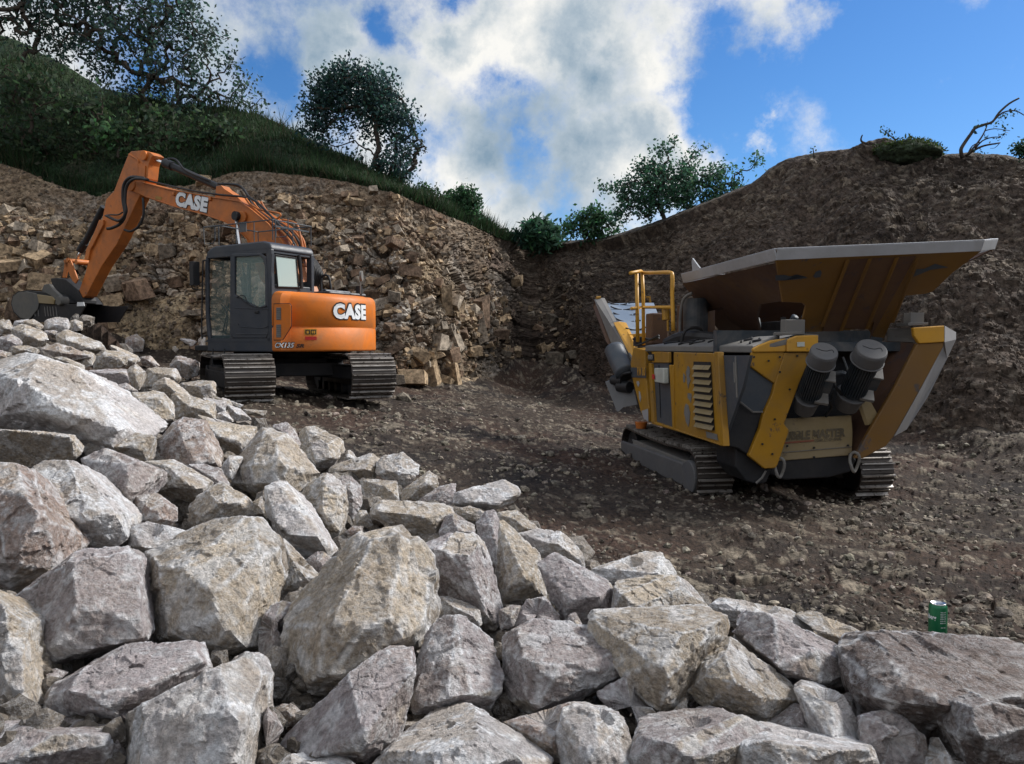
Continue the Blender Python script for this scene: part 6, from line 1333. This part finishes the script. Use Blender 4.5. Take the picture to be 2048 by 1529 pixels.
plant('spreading_shrub', 'large spreading green shrub with long shoots on the rim behind the crusher', 'shrub', (1335,445),
      [(1325,345,26),(1330,300,16,.6),(1350,285,12,.4),(1300,325,18,.5),(1290,352,26,.8),(1250,375,22,.7),(1222,382,14,.5),(1205,372,8,.5),(1370,350,30),(1395,315,12,.6),(1408,300,7,.6),(1410,355,22,.8),(1440,362,20,.8),(1445,335,12,.7),(1480,350,16,.6),(1505,325,10,.5),(1515,318,6,.5),(1310,385,44),(1370,385,38),(1260,405,24),(1290,425,26,.6),(1430,390,24),(1470,375,16),(1240,430,18,.5),(1410,405,16)],
      26.5, leaf=.07, per=22, pts=620, col=(.035,.085,.070), seed=25, r0=.011, group=G1, cl=.26)
def twigs(name, label, cat, Y, lines, leaves, seed):
    rg = np.random.default_rng(seed); B = at(*lines[0][0][0], Y); root = bpy.data.objects.new(name, None); COL.objects.link(root); root.location = B; tag(root, label, cat, G1)
    b = MB()
    for pts, r in lines: b.tube([at(x, y, Y+.05*math.sin(x))-B for x, y in pts], [r, r*.45], 7, 3)
    b.build('branches', M_BARK, root, smooth=True)
    if leaves: leaf_cloud('leaves', np.array([at(x, y, Y)-B for x, y in leaves]), np.full(len(leaves), .12), 9, .05, (.02,.04,.035), rg, root)
twigs('dead_tree', 'bare crooked branching sapling on top of the spoil slope', 'tree', 20.6,
      [([(1925,316),(1922,300),(1930,285),(1942,268),(1950,257),(1968,250),(1985,244),(1998,226),(2018,208),(2038,197)],.05), ([(1932,312),(1950,300),(1968,292),(1990,288),(2000,286)],.035), ([(1934,310),(1952,290),(1966,270),(1974,252)],.03),
       ([(1985,244),(2005,226),(2030,222),(2050,232)],.025), ([(1950,298),(1965,282),(1985,275),(2002,275)],.022), ([(1936,308),(1945,292),(1962,284)],.02), ([(1970,262),(1990,258),(2020,262)],.015), ([(2000,286),(1990,296),(1980,297)],.01)],
      [(1958,250),(1950,268),(1996,250),(2000,238),(2012,258),(1975,272),(1982,288),(1966,312),(1956,302),(2000,274),(2030,225),(2008,230)], 3)
twigs('dead_tree', 'short hooked dead stem on the peak of the spoil slope', 'tree', 21.6, [([(1733,288),(1724,284),(1722,278),(1725,270)],.035), ([(1733,288),(1738,283)],.015)], [], 5)
twigs('twig', 'leafy twig leaning over the peak of the spoil slope', 'tree', 21.7, [([(1792,282),(1778,270),(1764,258)],.018)], [(1765,259),(1772,266),(1780,270),(1786,276),(1776,264)], 6)
twigs('twig', 'forked twig behind the mossy hump of the spoil slope', 'tree', 21.4, [([(1862,312),(1866,300),(1880,298)],.022), ([(1864,306),(1864,293)],.015)], [(1855,292),(1850,290)], 7)
twigs('twig', 'small weed stalk on the far shoulder of the spoil slope', 'weed', 22, [([(1628,316),(1627,305),(1626,296)],.02)], [(1627,300),(1628,310)], 8)
plant('rim_bush', 'green bush cut off by the picture edge beside the crooked sapling', 'bush', (2050,322), [(2042,296,10),(2056,300,14)], 20.2, leaf=.06, per=14, pts=50, col=(.02,.045,.035), seed=31, r0=.010, group=G1, cl=.16)
# mossy hump on the peak
def hump():
    V, F = icosphere(5); c = at(1818, 312, 21.5); P = V*np.array([.80,.9,.36])*(1+.22*fbm(V*2.2, 3, 3)[:, None]); P[:, 2] -= .12*P[:, 0]
    C = np.array([.035,.05,.028])*(1+.3*fbm(V*8, 5, 3)[:, None]); o = mesh_obj('mossy_hump', P, F, M_TURF, colors=C, loc=(0,0,0)); o.location = c
    tag(o, 'smooth dark mossy hump on the peak of the spoil slope', 'mound'); rg = np.random.default_rng(8); q = P[(V[:, 2] > .0)][::3]
    leaf_cloud('moss_tufts', q, np.full(len(q), .10), 5, .035, (.02,.035,.012), rg, o, M_GRASS, long=3)
hump()
# scrub on the hillside
G2 = 'dark shrubs on the grassy bank'
for i, (bx, by_, blobs, lab) in enumerate([
    (300,300,[(270,230,40),(310,215,40),(350,250,38),(300,265,44),(250,265,30)], 'dark shrub on the bank directly above the top of the arm'),
    (430,275,[(400,235,34),(440,240,36),(470,255,24),(420,260,30)], 'dark shrub on the bank behind the boom cylinder'),
    (190,290,[(150,200,38),(190,215,40),(220,250,34),(170,260,40),(200,180,24)], 'dark shrub high on the bank beside the arm'),
    (60,250,[(20,140,44),(60,150,46),(100,170,40),(40,190,46),(90,210,44)], 'shaggy dark shrub filling the top of the bank at the picture edge'),
    (50,310,[(10,240,40),(60,260,44),(110,265,40),(30,290,34),(90,300,30)], 'low dark shrub at the foot of the bank at the picture edge'),
    (240,300,[(205,268,16),(225,275,18),(245,282,16),(232,262,12),(255,290,10)], 'pale green sprawling bramble on the dark bank')]):
    blobs = [(q[0], q[1]+22, q[2]*.78) for q in blobs] if i < 5 else blobs
    plant('bank_shrub', lab, 'shrub', (bx, by_), blobs, 25.2-.3*(i % 2), leaf=.11, per=10 if i < 5 else 8, pts=120 if i < 5 else 70, col=(.024,.044,.030) if i < 5 else (.04,.085,.05), seed=40+i, r0=.010, group=G2, cl=.45, depth=.6)
# grass
def grass():
    rg = np.random.default_rng(5); H = TER['hill'][:TER['nhill']]; px = TER['px']; nc = H.shape[1]
    sel = np.nonzero((px > -260) & (px < 1030))[0]; n = 52000
    i = (rg.random(n)**1.0*(H.shape[0]-1)).astype(int); i[:9000] = rg.integers(0, 3, 9000); j = rg.choice(sel, n); P = H[i, j]+rg.normal(0, .03, (n, 3))*[1,1,0]
    cl = fbm(P*.9, 300, 3); keep = rg.random(n) < .35+.65*smooth(cl, -.3, .3); P = P[keep]; n = len(P); fr = (i[keep]/(H.shape[0]-1))
    h = rg.uniform(.06, .22, n)*(1+.8*smooth(fbm(P*.7, 301, 3), 0, .4))*(1+1.2*(fr > .97)); h = np.where(fr < .04, h*1.9, h); a = rg.uniform(0, 6.28, n)
    w = .018; side = np.stack([np.cos(a), np.sin(a), 0*a], 1)*w; tip = np.stack([rg.normal(0, .35, n)*h, rg.normal(0, .35, n)*h, h], 1)
    V = np.stack([P-side, P+side, P+tip], 1).reshape(-1, 3)
    C = np.where(rg.random((n, 1)) < .8, np.array([[.026,.055,.022]]), np.array([[.06,.06,.035]]))*rg.uniform(.5, 1.4, (n, 1))
    o = mesh_obj('grass', V, np.arange(n*3).reshape(-1, 3), M_GRASS, smooth=False, colors=np.repeat(C, 3, 0)); tag(o, kind='stuff')
grass()
